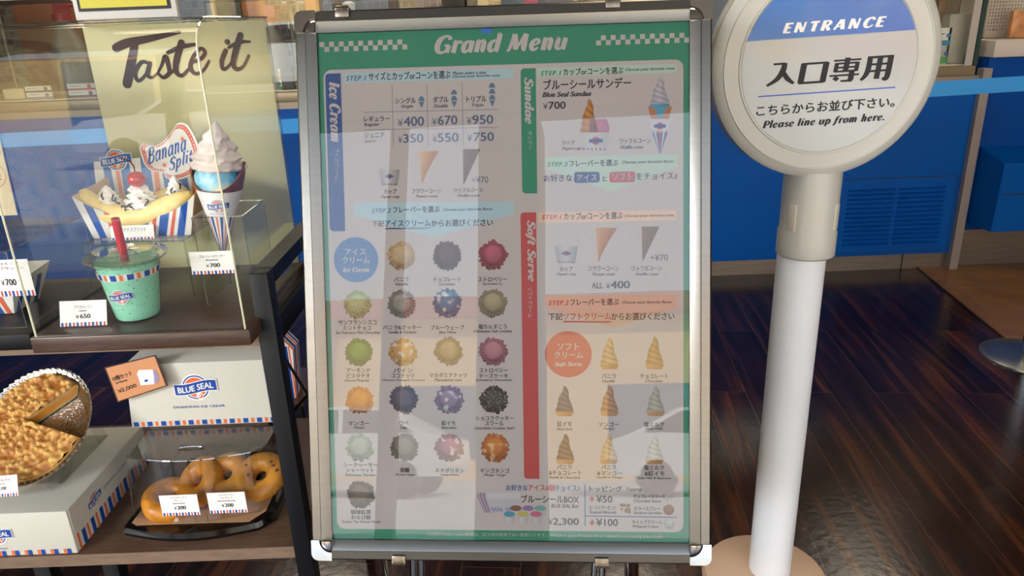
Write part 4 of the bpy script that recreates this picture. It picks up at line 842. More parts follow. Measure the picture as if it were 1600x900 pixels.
mb = MB(); mb.lathe([(0, zb+.003), (.031, zb+.003), (.033, zb+.006)]+[(cupr(z)-.0012, zb+z) for z in (.02, .05, .08, .097)]+[(.03, zb+.096), (0, zb+.095)], (cx, cy, 0), 48); mb.build('shake', mint, shake)
mb = MB(); mb.lathe([(0, zb+.0003), (.031, zb), (.0335, zb+.002)]+[(cupr(z), zb+z) for z in (.02, .05, .08, .100)]+[(.0488, zb+.0985), (.0488, zb+.1005), (.0475, zb+.1015)], (cx, cy, 0), 48); mb.build('cup', m_acr_thin, shake)
lz = zb+.1010
m_lid = clear('lid_plastic', (.88, .92, .89), .22)
mb = MB(); mb.lathe([(.0478, lz-.008), (.053, lz-.006), (.060, lz-.001), (.0615, lz+.002), (.060, lz+.0045), (.050, lz+.006), (.0475, lz+.012), (.045, lz+.013), (.042, lz+.0095), (.02, lz+.010), (.008, lz+.0115), (.0, lz+.0115)], (cx, cy, 0), 56,
    fn=lambda r, z, a, i: (r*(1+.006*math.sin(28*a)) if i in (1, 2) else r, z)); mb.build('lid', m_lid, shake)
mb = MB(); s0 = Vector((cx-.002, cy, zb+.06)); s1 = atY(180, 341, cy-.012); mb.tube([s0, s1], .0062, 18, 0, False); mb.tube([s1, s0], .0052, 18, 0, False); mb.build('straw', M('red_straw', '#c31d29', .3), shake)
CS = Cone((cx, cy, zb), cupr(0)+.0004, cupr(.097)+.0004, .097, math.atan2(-cy, -cx))
mb = MB(); rnd = 0
rect(mb, CS, -.07, .0735, .07, .0845, .0002, 2, 40)
pp = .0225
for i in range(-3, 4):
    for (o_, wd, mi) in ((0, .0085, 0), (.0125, .0048, 1)): rect(mb, CS, i*pp+o_-.004, .0743, i*pp+o_+wd-.004, .0837, .0005, mi, 4)
mb.build('airmail_band', [m_navy, m_orange, M('milky_print', '#d7dfd4', .5)], shake)
mb = MB(); a_ = -.021; logo(mb, CS, a_, .047, .037, .0004, (0, 1, 2), .0002); place(mb, CS, text2d('OKINAWAN ICE CREAM'), a_-.017, .0275, a_+.023, .0295, .0005, 0); mb.build('badge', [m_white, m_navy, m_orange], shake)

c_ = atZ(131, 510.5, CZ0); price_card('', (c_.x, c_.y, CZ0), .0735, .040, .35, (('アイクルーミー', .0, .32, .68, .70, .82), ('ICREAMY', .04, .42, .57, .58, .62)), '650', 'white price card reading 650 beside the mint shake cup')

# ---- risers of clear acrylic
def riser(x0, x1, y0, y1, z0, z1, label):
    t = thing('acrylic_riser', label, 'display riser', ((x0+x1)/2, (y0+y1)/2, z0)); mb = MB(); h = .0025
    mb.box((x0, y0, z1-h), (x1, y1, z1)); mb.box((x0, y0, z0), (x0+h, y1, z1-h)); mb.box((x1-h, y0, z0), (x1, y1, z1-h)); mb.build('sheet', m_acr, t)
    mb = MB()
    for y in (y0,): mb.tube([(x0, y, z0), (x0, y, z1), (x1, y, z1), (x1, y, z0)], .0009, 6)
    mb.tube([(x0, y0, z1), (x0, y1, z1), (x1, y1, z1), (x1, y0, z1)], .0009, 6); mb.build('edge', m_acr_soft, t); return t
ZR = .972
riser(-.716, -.545, 1.195, 1.315, CZ0, ZR, 'clear acrylic riser under the banana split sample')
# ---- banana split
by = 1.215
split = thing('banana_split', 'banana split sample with cherry in a striped paper boat', 'food sample', (-.63, by+.04, ZR))
BFp = Plane((-.63, by, ZR), (1, 0, 0), (0, .20, 1))        # front wall, leaning outward at the top is towards viewer
fl = [BFp.px(*p) for p in ((137, 376), (287, 366), (304, 305), (176, 352), (112, 309))]
zf0 = ZR+.0006
fb0, fb1 = Vector((-.712, by+.012, zf0)), Vector((-.546, by+.012, zf0)); bb0, bb1 = Vector((-.706, by+.075, zf0)), Vector((-.552, by+.075, zf0))
ft0, ft1 = atY(112, 307, by-.008), atY(303, 304, by-.008); bt0, bt1 = ft0+Vector((.012, .10, .012)), ft1+Vector((-.012, .10, .008))
m_boat_in = M('kraft_inside', '#d3b596', .6)
mb = MB(); mb.hexa([fb0, fb1, bb1, bb0, fb0+Vector((.002, .002, .0015)), fb1+Vector((-.002, .002, .0015)), bb1+Vector((0, 0, .0015)), bb0+Vector((0, 0, .0015))])
# front wall with a dipped top edge
FPl = Plane(fb0, fb1-fb0, (ft0+ft1)/2-(fb0+fb1)/2)
def fp(p): d = Vector(p)-FPl.o; return d.dot(FPl.u), d.dot(FPl.v)
tl_, tr_ = fp(ft0), fp(ft1); wB = (fb1-fb0).length
def top(t):
    dip = .042*(1-abs(2*t-1)**2.2)
    return (tl_[0]+(tr_[0]-tl_[0])*t, tl_[1]+(tr_[1]-tl_[1])*t-dip)
N = 24; fr = [FPl.at(wB*i/N, 0) for i in range(N+1)]; tp = [FPl.at(*top(i/N)) for i in range(N+1)]; vs = []
for dd in (0, -.001): vs += [p+FPl.n*dd for p in fr]+[p+FPl.n*dd for p in tp]
k = N+1; fs = []
for i in range(N): fs += [(i, i+1, k+i+1, k+i), (2*k+i, 3*k+i, 3*k+i+1, 2*k+i+1)]
mb.add(vs, fs, 0)
for (a4) in ((fb0, bb0, bt0, ft0), (fb1, bb1, bt1, ft1), (bb0, bb1, bt1-Vector((0, 0, .03)), bt0-Vector((0, 0, .03)))):
    nr = (a4[1]-a4[0]).cross(a4[3]-a4[0]).normalized(); mb.slab(a4, nr, .001, 1)
mb.build('paper_boat', [m_paper, m_boat_in], split)
mb = MB()
for i, (s0_, wd, mi) in enumerate(((.07, .07, 0), (.21, .04, 1), (.30, .085, 0), (.43, .035, 1), (.49, .075, 0), (.60, .035, 1), (.665, .085, 0), (.785, .035, 1), (.86, .075, 0))):
    for k_ in range(3):
        t0, t1 = s0_+wd*k_/3, s0_+wd*(k_+1)/3
        p0, p1 = (wB*t0, 0), (wB*t1, 0); q0, q1 = top(t0), top(t1)
        mb.add([FPl.at(*p0, .0004), FPl.at(*p1, .0004), FPl.at(*q1, .0004), FPl.at(*q0, .0004)], [(0, 1, 2, 3)], mi)
mb.build('boat_stripes', [M('stripe_blue', '#1f56ad', .5), M('stripe_orange', '#de5f3c', .5)], split)
# back card with stripes and badges
BK = Plane((-.63, 1.305, ZR), (1, 0, 0), (0, .12, 1))
bq = [BK.px(*p) for p in ((160, 376), (300, 376), (315, 238), (146, 253))]
mb = MB(); mb.prism([BK.at(*p) for p in bq], -BK.n*.0012); back = mb.build('back_card', m_paper, split)
mb = MB()
for (xa, xb, xc, xd, mi) in ((158, 170, 172, 184, 0), (177, 183, 190, 196, 1), (186, 200, 198, 214, 0), (219, 233, 227, 243, 0), (237, 245, 247, 254, 1), (250, 266, 262, 275, 0), (273, 287, 282, 300, 0), (296, 304, 303, 311, 1)):
    mb.add([BK.P(xc, 320, .0004), BK.P(xd, 320, .0004), BK.P(xb, 246, .0004), BK.P(xa, 246, .0004)], [(0, 1, 2, 3)], mi)
mb.build('card_stripes', [M('pale_stripe_blue', '#5a84c4', .5), M('pale_stripe_orange', '#e9905f', .5)], back)
a_, b_ = BK.px(182, 250); mb = MB(); disc(mb, BK, a_, b_, .0195, .0008, 0, 36); logo(mb, BK, a_, b_, .055, .0012, (0, 1, 2)); mb.build('badge', [m_white, M('banner_blue', '#2a62ad', .5), m_orange], back)
OT = [(221, 231), (228, 225), (243, 229), (258, 220), (269, 207), (277, 196), (290, 197), (302, 215), (309, 235), (309, 252), (303, 266), (290, 275), (272, 279), (260, 275), (256, 268), (240, 266), (229, 256), (225, 245)]
ol = [BK.px(*p) for p in OT]; ol = crom(ol+[ol[0]], 4)[:-1]; cxm = sum(p[0] for p in ol)/len(ol); cym = sum(p[1] for p in ol)/len(ol)
def ins(f): return [(cxm+(x-cxm)*f, cym+(y-cym)*f) for x, y in ol]
mb = MB(); poly(mb, BK, ins(1.07), .0016, 0); poly(mb, BK, ins(1.0), .0020, 1); poly(mb, BK, ins(.87), .0024, 0); dm = ins(.935)
for i in range(0, len(dm), 1): disc(mb, BK, dm[i][0], dm[i][1], .0011, .0023, 0, 8)
a0, b0 = BK.px(233, 263); a1, b1 = BK.px(298, 222)
def slanted(s_, x0, yb_, x1, yt, tilt):
    V, Fc = stroke2d(s_, .3, .8); xs = [p[0] for p in V]; X0, DX = min(xs), max(xs)-min(xs); p0 = BK.px(x0, yb_); p1 = BK.px(x1, yb_); wd = p1[0]-p0[0]; h = BK.px(x0, yt)[1]-p0[1]
    mb.add([BK.at(p0[0]+(x-X0)/DX*wd, p0[1]+y*h+(x-X0)/DX*wd*tilt, .0028) for x, y in V], Fc, 2)
slanted('Banana', 233, 257, 297, 233, .32); slanted('Split', 266, 267, 306, 248, .36)
for (x, y) in ((286, 217), (258, 258)):
    for t in range(4):
        a_, b_ = BK.px(x, y); an = t*math.pi/4; d_ = (math.cos(an)*.006, math.sin(an)*.006)
        for q_ in ribbon([(a_-d_[0], b_-d_[1], .0004), (a_, b_, .0012), (a_+d_[0], b_+d_[1], .0004)], 2): mb.add([BK.at(*p, .0028) for p in q_], [(0, 1, 2, 3)], 1)
mb.build('banana_split_badge', [m_white, M('badge_coral', '#e0644f', .5), M('badge_blue', '#2f5fb0', .5)], back)
# bananas
def banana(p, rad, name='banana'):
    mb = MB(); C_ = crom([tuple(q_) for q_ in p], 6); n_ = len(C_); rs = [rad*1.22*min(1, 1.35*math.sin(math.pi*min(max(i/(n_-1), .012), .988))**.5) for i in range(n_)]
    mb.tube(C_, rs, 16, 0); return mb.build(name, m_ban, split)
m_ban = M('banana_flesh', '#f0d688', .4, var=.08, vscale=60, sss=.1)
banana([atY(128, 296, by+.022), atY(150, 325, by+.02), atY(200, 338, by+.018), atY(250, 329, by+.02), atY(298, 302, by+.024)], .0155)
banana([atY(140, 300, by+.062), atY(200, 326, by+.062), atY(292, 296, by+.062)], .013)
m_crm = M('whipped_cream', '#f4f1ea', .45, sss=.15); m_choc = M('chocolate_sauce', '#2c1710', .2, spec=.6)
def cream(px_, py_, Y, R, H, name='whipped_cream'):
    c = atY(px_, py_, Y); mb = MB(); pr = []
    for i in range(25):
        t = i/24; pr.append((R*(1-t)**.62*(1+.10*math.sin(t*5*2*math.pi))+.0002, t*H))
    mb.lathe(pr, c, 40, 0, fn=lambda r, z, a, i: (r*(1+.09*math.sin(7*a+z*260)), z)); mb.lathe([(0, -.003), (R*.8, -.003), (R*1.02, .0)], c, 40, 0); o = mb.build(name, m_crm, split)
    mb = MB(); rnd = random.Random(int(px_))
    for j in range(4):
        a = rnd.uniform(-2.9, -.2); z0 = rnd.uniform(.2, .75)*H; pts = []
        for k_ in range(6):
            z = z0-k_*.0022; r = R*(1-max(0, min(.97, z/H)))**.62*1.12; aa = a+.16*math.sin(k_+j); pts.append(c+Vector((r*math.cos(aa), r*math.sin(aa), z)))
        mb.tube(pts, [.0008, .0014, .0017, .0014, .0012, .0018], 7)
    mb.build('chocolate_drizzle', m_choc, o); return c
cream(172, 322, by+.03, .021, .036); cm_ = cream(222, 322, by+.028, .027, .048); cream(277, 307, by+.04, .017, .036)
mb = MB(); rnd = random.Random(3)
for j in range(9):
    a = rnd.uniform(-2.8, -.3); z = rnd.uniform(.016, .034); r = .0265*(1-z/.048)**.62*1.06; p_ = cm_+Vector((r*math.cos(a), r*math.sin(a), z)); d_ = Vector((rnd.uniform(-1, 1), -.2, rnd.uniform(-1, 1))).normalized()*.002
    mb.tube([p_-d_, p_+d_], .0009, 6, j % 3)
mb.build('sprinkles', [M('sprinkle_green', '#3f9a4a', .4), M('sprinkle_orange', '#e07b35', .4), M('sprinkle_brown', '#4a2a1d', .4)], split)
ch = atY(213.5, 280, by+.02); mb = MB(); mb.ball(ch, .0142, 28, 0, (1, 1, .95), lambda d: 1-.16*max(0, d.z-.75)*4*.25); cherry = mb.build('cherry', M('cherry_red', '#b00614', .16, spec=.5, coat=.25), split)
mb = MB(); mb.tube(crom([tuple(atY(211, 269, by+.02)), tuple(atY(208, 258, by+.015)), tuple(atY(199, 250, by+.008)), tuple(atY(186, 246, by))], 6), .0011, 8); mb.build('stem', M('cherry_stem', '#6d1f22', .4), cherry)
mb = MB(); mb.tube(crom([tuple(atY(x, y, by+.012)) for x, y in ((190, 324), (200, 323), (212, 327), (228, 325), (240, 320))], 5), [.003]*21, 8, 0); mb.build('chocolate_pool', m_choc, split)
CP_ = Plane(atY(205, 366, by-.006), (1, 0, 0), (0, .25, 1))
c_ = atY(208, 375, by-.004); price_card('', (c_.x, by-.004, ZR-.0006), .073, .024, .25, (('バナナスプリット', .0, .22, .55, .82, .85),), '', 'white price card in front of the banana split boat, half hidden by the shake lid')

# ---- sundae cone in its clear holder
ky = 1.20; tip = atY(345, 396, ky); kx = tip.x+.004; kt = atY(345, 272, ky).z
sund = thing('sundae_cone', 'soft serve sundae sample in a striped waffle cone sleeve', 'food sample', (kx, ky, tip.z))
zt_ = atY(345, 293, ky).z; H_ = zt_-tip.z
SC = Cone((kx, ky, tip.z), .003, .0365, H_, math.atan2(-ky, -kx))
mb = MB(); mb.lathe([(0, tip.z), (.003, tip.z), (.0365, zt_), (.0355, zt_), (.002, tip.z+.004)], (kx, ky, 0), 40); mb.build('paper_sleeve', m_paper, sund); sund.rotation_euler = (0, math.radians(6.5), 0)
mb = MB()
for i in range(-4, 5):
    for k_ in range(8):
        f0, f1 = k_/8*.62, (k_+1)/8*.62; an0 = SC.a0+i*.33; w0 = .09 if i % 2 == 0 else .055
        def cpt(an, f): r = .003+(.0365-.003)*f+.0004; return Vector((kx+r*math.cos(an), ky+r*math.sin(an), tip.z+H_*f))
        mb.add([cpt(an0-w0, f0), cpt(an0+w0, f0), cpt(an0+w0, f1), cpt(an0-w0, f1)], [(0, 1, 2, 3)], 0 if i % 2 == 0 else 1)
mb.build('sleeve_stripes', [m_navy, m_orange], sund)
class ConeL(Cone):
    def at(s, a, b, w=0):
        r = s.r0+(s.r1-s.r0)*b/s.h+w; t = s.a0+a/.032; return s.c+Vector((r*math.cos(t), r*math.sin(t), b))
SL_ = ConeL((kx, ky, tip.z), .003, .0365, H_, SC.a0)
mb = MB(); logo(mb, SL_, -.005, H_*.79, .036, .0005, (0, 1, 2), .0002); place(mb, SL_, text2d('OKINAWAN ICE CREAM'), -.024, H_*.655, .014, H_*.675, .0007, 1); mb.build('badge', [m_white, m_navy, m_orange], sund)
m_waf = M('waffle_brown', '#8a5a3c', .6, var=.2, vscale=120, bump=.6, bscale=220)
mb = MB(); mb.lathe([(.030, zt_-.012), (.0365, zt_), (.041, zt_+.022), (.0425, zt_+.034), (.040, zt_+.034), (.035, zt_+.004), (.0, zt_+.0)], (kx, ky, 0), 36, fn=lambda r, z, a, i: (r, z-((.0, .019, .032, .032, .002, 0)[i-1]*max(0, -math.sin(a))**.7 - (.012 if i in (3, 4) else 0)*abs(math.cos(a))**3 if i > 0 else 0))); mb.build('waffle_cone', m_waf, sund)
m_bw = M('blue_scoop', '#6fc3e0', .4, var=.35, vscale=28)
_e = [x for x in m_bw.node_tree.nodes if x.type == 'VALTORGB'][0].color_ramp.elements
_e[0].position = .42; _e[0].color = lin('#4aa9d4'); _e[1].position = .66; _e[1].color = lin('#efe6b4'); _k = _e.new(.56); _k.color = lin('#9fd4e4')
mb = MB(); mb.ball((kx, ky-.004, zt_+.014), .0365, 32, 0, (1, 1, .9), lambda d: 1+.05*noise.noise(d*5)); mb.build('blue_scoop', m_bw, sund)
m_ss = M('soft_serve_cream', '#e6d9cf', .4, sss=.15)
mb = MB(); z0 = zt_+.033; H2 = atY(345, 188, ky).z-z0; pr = []
for i in range(41):
    t = i/40; pr.append((.0395*(1-t**1.5)**1.0*(1+.10*math.sin(t*4.6*2*math.pi))+.0008, z0+H2*t))
mb.lathe(pr, (kx, ky, 0), 44, 0, fn=lambda r, z, a, i: (r*(1+.06*math.sin(3*a-(z-z0)*170)+.045*math.sin(12*a-(z-z0)*260)), z)); mb.lathe([(0, z0-.004), (.03, z0-.003), (.0395, z0)], (kx, ky, 0), 40); mb.build('soft_serve', m_ss, sund)
hold = thing('cone_holder', 'clear acrylic box holder around the sundae cone tip', 'display holder', (kx, 1.18, CZ0))
hx0, hx1, hy0, hy1, hz1 = -.503, -.423, 1.145, 1.255, 1.022
mb = MB(); T_ = .0022
mb.box((hx0, hy0, CZ0+.0005), (hx1, hy0+T_, hz1)); mb.box((hx0, hy1-T_, CZ0+.0005), (hx1, hy1, hz1)); mb.box((hx0, hy0+T_, CZ0+.0005), (hx0+T_, hy1-T_, hz1)); mb.box((hx1-T_, hy0+T_, CZ0+.0005), (hx1, hy1-T_, hz1)); mb.build('sheet', m_acr, hold)
mb = MB()
for x in (hx0, hx1):
    for y in (hy0, hy1): mb.tube([(x, y, CZ0), (x, y, hz1)], .0009, 6)
mb.tube([(hx0, hy0, hz1), (hx1, hy0, hz1), (hx1, hy1, hz1), (hx0, hy1, hz1)], .0009, 6, closed=True); mb.build('edge', m_acr_soft, hold)
c_ = atY(335.5, 429, 1.136); price_card('', (c_.x, 1.136, c_.z), .0715, .0375, .04, (('ブルーシールサンデー', .0, .22, .72, .80, .86), ('Blue Seal Sundae', .03, .36, .60, .64, .66)), '700', 'white price card reading 700 stuck on the clear cone holder')
# ------------------------------------------------------------------ second, lower clear case at the picture edge
c2 = thing('pastry_case', 'low clear case on a black tray beside the tall case, cut by the picture edge', 'display case', (-.90, 1.17, ZU))
mb = MB(); mb.bbox((-1.10, 1.05, ZU+.0005), (-.742, 1.30, CZ0+.002), .004); mb.build('tray', m_black, c2)
K0, K1, J0, J1, KZ = -1.09, -.760, 1.075, 1.292, .998
mb = MB(); T_ = .0022
mb.box((K0, J0, CZ0+.003), (K1, J0+T_, KZ-T_)); mb.box((K0, J1-T_, CZ0+.003), (K1, J1, KZ-T_)); mb.box((K1-T_, J0+T_, CZ0+.003), (K1, J1-T_, KZ-T_)); mb.box((K0, J0, KZ-T_), (K1, J1, KZ)); mb.build('cover', m_acr, c2)
mb = MB(); mb.tube([(K1, J0, CZ0+.003), (K1, J0, KZ), (K1, J1, KZ), (K1, J1, CZ0+.003)], .0011, 6); mb.tube([(K0, J0, KZ), (K1, J0, KZ)], .0011, 6); mb.build('edge', m_acr_soft, c2)
# striped sandwich boat inside it
pb = thing('striped_paper_boat', 'striped paper boat inside the low clear case at the picture edge', 'food sample', (-.86, 1.17, CZ0+.002))
mb = MB(); z0 = CZ0+.0035
mb.hexa([(-.95, 1.14, z0), (-.82, 1.14, z0), (-.82, 1.21, z0), (-.95, 1.21, z0), (-.965, 1.12, z0+.052), (-.798, 1.12, z0+.052), (-.798, 1.23, z0+.062), (-.965, 1.23, z0+.062)]); mb.build('boat', m_paper, pb)
FQ = Plane((-.95, 1.1395, z0), (1, 0, 0), (0, -.02, .052)); mb = MB()
for i in range(4):
    for (o_, wd, mi) in ((.002, .013, 0), (.020, .007, 1)): x0 = i*.033+o_; rect(mb, FQ, x0, .0, x0+wd, .054, .0004, mi)
SQ = Plane((-.8195, 1.14, z0), (0, 1, 0), (.022, 0, .056))
for i in range(3): rect(mb, SQ, .004+i*.024, .0, .016+i*.024, .052, .0004, 0)
mb.build('stripes', [M('stripe_blue'), M('stripe_orange')], pb)
mb = MB(); mb.ball((-.882, 1.172, z0+.054), .05, 24, 0, (1.3, .8, .4), lambda d: 1+.12*noise.noise(d*6)); mb.build('bread', M('bread_crust', '#b0895c', .6, var=.25, vscale=60), pb)
c_ = atY(20, 464, 1.071); price_card('', (c_.x, 1.071, c_.z), .072, .058, .03, (('カリフォルニア', .0, .1, .86, .8, .94), ('パパイアサンデー', .0, .06, .72, .9, .82)), '700', 'white price card reading 700 on the low clear case at the picture edge')
# paper cup with a clear lid standing on the low case
lc = thing('lidded_cup', 'clear lidded cup standing on the low clear case at the picture edge', 'cup', (-.93, 1.2, KZ))
mb = MB(); mb.lathe([(0, KZ+.001), (.034, KZ+.0005), (.046, KZ+.075), (.049, KZ+.077), (.046, KZ+.081), (.0, KZ+.081)], (-.93, 1.2, 0), 36); mb.build('cup', m_acr_thin, lc)
mb = MB(); mb.lathe([(0, KZ+.003), (.032, KZ+.003), (.040, KZ+.05), (0, KZ+.05)], (-.93, 1.2, 0), 30); mb.build('drink', M('latte_drink', '#c9b494', .5, var=.15, vscale=30), lc)
# tall beige leaflet in a clear holder at the picture edge
lf = thing('leaflet', 'tall beige leaflet in a clear stand at the picture edge beside the tall case', 'leaflet', (-.86, 1.10, KZ))
LP = Plane(atY(27, 336, 1.12), (1, 0, 0), (0, .06, 1)); lw = .20; a1, b1 = LP.px(3, 95)
mb = MB(); mb.slab([LP.at(-lw, 0), LP.at(0, 0), LP.at(0, b1), LP.at(-lw, b1)], -LP.n, .001); mb.build('sheet', M('beige_leaflet_paper', '#d8c6a4', .6, var=.12, vscale=7), lf)
mb = MB(); rect(mb, LP, -.034, .094, -.004, .1, .0006); rect(mb, LP, -.034, .086, -.010, .089, .0006); disc(mb, LP, -.022, .062, .019, .0006, 0, 32, .0183)
for k_, wd in ((.066, .006), (.061, .011), (.056, .011)): rect(mb, LP, -.022-wd, k_-.0011, -.022+wd, k_+.0011, .0006)
mb.build('print', M('brown_print', '#8a6a4c', .5), lf)
mb = MB(); mb.slab([LP.at(-lw, -.0, .002), LP.at(.003, -.0, .002), LP.at(.003, b1+.003, .002), LP.at(-lw, b1+.003, .002)], LP.n, .0015); mb.tube([LP.at(.003, 0, .003), LP.at(.003, b1, .003)], .0012, 6); mb.build('clear_holder', m_acr, lf)

# ------------------------------------------------------------------ lower shelf
# flat carton with the pie on it
bx0, bx1, by0, by1, bz = -1.16, -.803, 1.103, 1.395, .511
ct = thing('pie_carton', 'flat white pie carton with airmail stripes on the lower shelf under the pie', 'carton', ((bx0+bx1)/2, 1.25, ZL))
mb = MB(); mb.bbox((bx0, by0, ZL+.0005), (bx1, by1, bz), .0015); mb.build('carton', m_cream, ct)
FB = Plane((bx0, by0-.0002, ZL), (1, 0, 0), (0, 0, 1)); mb = MB()
p_ = .0235; x = bx1-bx0-.010
while x > .03: rect(mb, FB, x-.0075, .001, x, .0115, .0003, 0); rect(mb, FB, x-p_*.5-.002, .001, x-p_*.5+.003, .0115, .0003, 1); x -= p_
a_, b_ = FB.px(-8, 836); logo(mb, FB, a_, b_, .062, .0004, (2, 0, 1)); a_, b_ = FB.px(10, 857); place(mb, FB, text2d('OKINAWAN ICE CREAM', .01, space=1.2), a_-.0555, b_-.0013, a_+.0015, b_+.0017, .0004, 0); mb.build('front_print', [m_navy, m_orange, m_white], ct)
RB = Plane((bx1+.0002, by0, ZL), (0, 1, 0), (0, 0, 1)); mb = MB(); hh = bz-ZL
for i in range(9):
    y0 = .010+i*.0315; rect(mb, RB, y0, .0, y0+.006, .036, .0003, 1); rect(mb, RB, y0+.0145, 0, y0+.0255, .036, .0003, 0)
mb.build('side_print', [m_navy, m_orange], ct)
mb = MB(); mb.prism([RB.at(a, b, .0006) for a, b in rrect_pts(.004, .033, by1-by0-.002, hh, .016, (0, 0, 1, 1))], RB.n*.0012); mb.build('side_flap', m_cream, ct)
mb = MB(); logo(mb, RB, .078, .060, .046, .0022, (2, 0, 1)); place(mb, RB, text2d('OKINAWAN ICE CREAM', .01, space=1.2), .112, .057, .205, .062, .0022, 0); mb.build('flap_print', [m_navy, m_orange, m_white], ct)
# pie in a foil dish on a clear stand
pc, pn = Vector((-.922, 1.249, .603)), Vector((-.129, -.677, .725)).normalized(); PP = Plane(pc, Vector((1, 0, 0))-pn*pn.x, pn.cross(Vector((1, 0, 0))))
pie = thing('pie', 'crumble topped fruit pie with a slice missing in a foil dish on the flat carton', 'pie', (-.922, 1.249, bz))
R0 = .115
mb = MB(); mb.lathe([(0, -.028), (.080, -.028), (.086, -.026), (.101, -.006), (.108, -.0), (.113, .001), (R0, .003), (R0+.001, .0), (.110, -.002), (.103, -.008), (.088, -.029), (0, -.030)], pc, 168, 0, PP.u, PP.v, PP.n,
    fn=lambda r, z, a, i: (r*(1+(.012*math.sin(56*a) if 2 < i < 9 else 0)), z+(.0016*math.sin(56*a) if 3 < i < 8 else 0))); mb.build('foil_dish', M('crinkled_foil', '#c3beb6', .18, metal=1., bump=.6, bscale=300), pie)
w0 = math.atan2(*(lambda p, q_: (p[1]-q_[1], p[0]-q_[0]))(PP.px(108, 612), PP.px(42, 657))); w1 = math.atan2(*(lambda p, q_: (p[1]-q_[1], p[0]-q_[0]))(PP.px(118, 682), PP.px(42, 657)))
ap = PP.px(42, 657); n = 150; K = 46; vs = []; Rp = .1035
def pr_(a):     # distance from apex to the dish wall
    dx, dy = math.cos(a), math.sin(a); bq_ = ap[0]*dx+ap[1]*dy; return -bq_+math.sqrt(max(0, bq_*bq_-(ap[0]**2+ap[1]**2)+Rp*Rp))
span = 2*math.pi-((w0-w1) % (2*math.pi)); A0 = w0
vs = []; cs = []
for i in range(n+1):
    a = A0+span*i/n; L_ = pr_(a)
    for j in range(K+1):
        t = j/K; x, y = ap[0]+math.cos(a)*L_*t, ap[1]+math.sin(a)*L_*t; e = max(0, (math.hypot(x, y)/Rp-.9)/.1)
        d1, pt = noise.voronoi((x*95, y*95, 0)); d2, p2 = noise.voronoi((x*190+3, y*190, 1))
        h = .0095*math.exp(-(d1[0]*2.4)**2)+.004*math.exp(-(d2[0]*2.2)**2)+.002*noise.noise((x*40, y*40, 2))-.006*e*e
        vs.append(PP.at(x, y, .004+h)); g = .5+.5*noise.noise((pt[0][0]*3, pt[0][1]*3, 5))
        c = mixc(lin('#e6b868'), lin('#9a5e22'), min(1, max(0, g*.55+1.9*(d1[0]-.34))));  # darker in the valleys: crease shade put into the colour, besides random lump tone
        if g < .12: c = mixc(c, lin('#8a5328'), .6)
        cs.append(c)
k = K+1; mb = MB(); mb.add(vs, [(i*k+j, (i+1)*k+j, (i+1)*k+j+1, i*k+j+1) for i in range(n) for j in range(K)], 0, True, cs)
mb.build('crumble', colmat('baked_crumble', .55, .3), pie, sharp=False)
mb = MB()
for a, flip in ((A0, 0), (A0+span, 1)):
    L_ = pr_(a); vs = []; cs = []
    for i in range(25):
        t = i/24; x, y = ap[0]+math.cos(a)*L_*t, ap[1]+math.sin(a)*L_*t; bot = -.026 if math.hypot(x, y) < .085 else -.026+(math.hypot(x, y)-.085)*1.4
        for j in range(7):
            s_ = j/6; bul = .002*noise.noise((x*120, y*120, s_*4)); q_ = PP.at(x, y, bot+(.006-bot)*s_)+PP.u*bul; vs.append(q_)
            cs.append(mixc(lin('#e08a1c'), lin('#eea53c'), .5+.5*noise.noise((x*150, y*150, s_*3))) if .18 < s_ < .8 else lin('#dcb877'))
    mb.add(vs, [(i*7+j, i*7+j+1, (i+1)*7+j+1, (i+1)*7+j) for i in range(24) for j in range(6)], 0, True, cs)
mb.build('fruit_filling', colmat('fruit_filling', .25, .5), pie)
mb = MB()
vs = []
for i in range(n+1):
    a = A0+span*i/n; L_ = pr_(a)
    for (f, z) in ((1., .0005), (1.012, -.004), (.985, -.012), (.93, -.024)): vs.append(PP.at(ap[0]+math.cos(a)*L_*f, ap[1]+math.sin(a)*L_*f, z))
mb.add(vs, [(i*4+j, i*4+j+1, (i+1)*4+j+1, (i+1)*4+j) for i in range(n) for j in range(3)], 0, True); mb.build('crust', M('pie_crust', '#d3a661', .5, var=.2, vscale=60), pie)
ps = thing('pie_stand', 'clear plastic easel stand holding the pie on the flat carton', 'display stand', (-.92, 1.29, bz))
mb = MB()
for dx in (-.055, .055):
    f_ = PP.at(dx, -.07, -.034); b_ = PP.at(dx, .06, -.034)
    for p4 in ([Vector((f_.x, f_.y-.03, bz+.0005)), Vector((f_.x, f_.y+.005, bz+.0005)), b_, f_], [Vector((b_.x, b_.y+.02, bz+.0005)), Vector((b_.x, b_.y+.05, bz+.0005)), b_+Vector((0, .008, 0)), b_-Vector((0, .01, .01))]):
        mb.slab(p4, (1, 0, 0), .004)
    lp = PP.at(dx, -.106, -.02); mb.slab([f_, f_+pn*.03, f_+pn*.03+Vector((.004, 0, 0)), f_+Vector((.004, 0, 0))], PP.v, -.05)
mb.box((-.985, 1.19, bz+.0004), (-.855, 1.36, bz+.0030)); mb.build('easel', clear('stand_plastic', (.95, .96, .95), .07), ps)
c_ = atY(2, 776, 1.128); price_card('', (c_.x+.0, 1.128, c_.z-.002), .058, .038, .35, (('アップルパイ', .0, .2, .72, .8, .86), ('Apple Pie', .03, .36, .58, .64, .64)), '1,100', 'white price card leaning against the pie dish on the flat carton', .08)

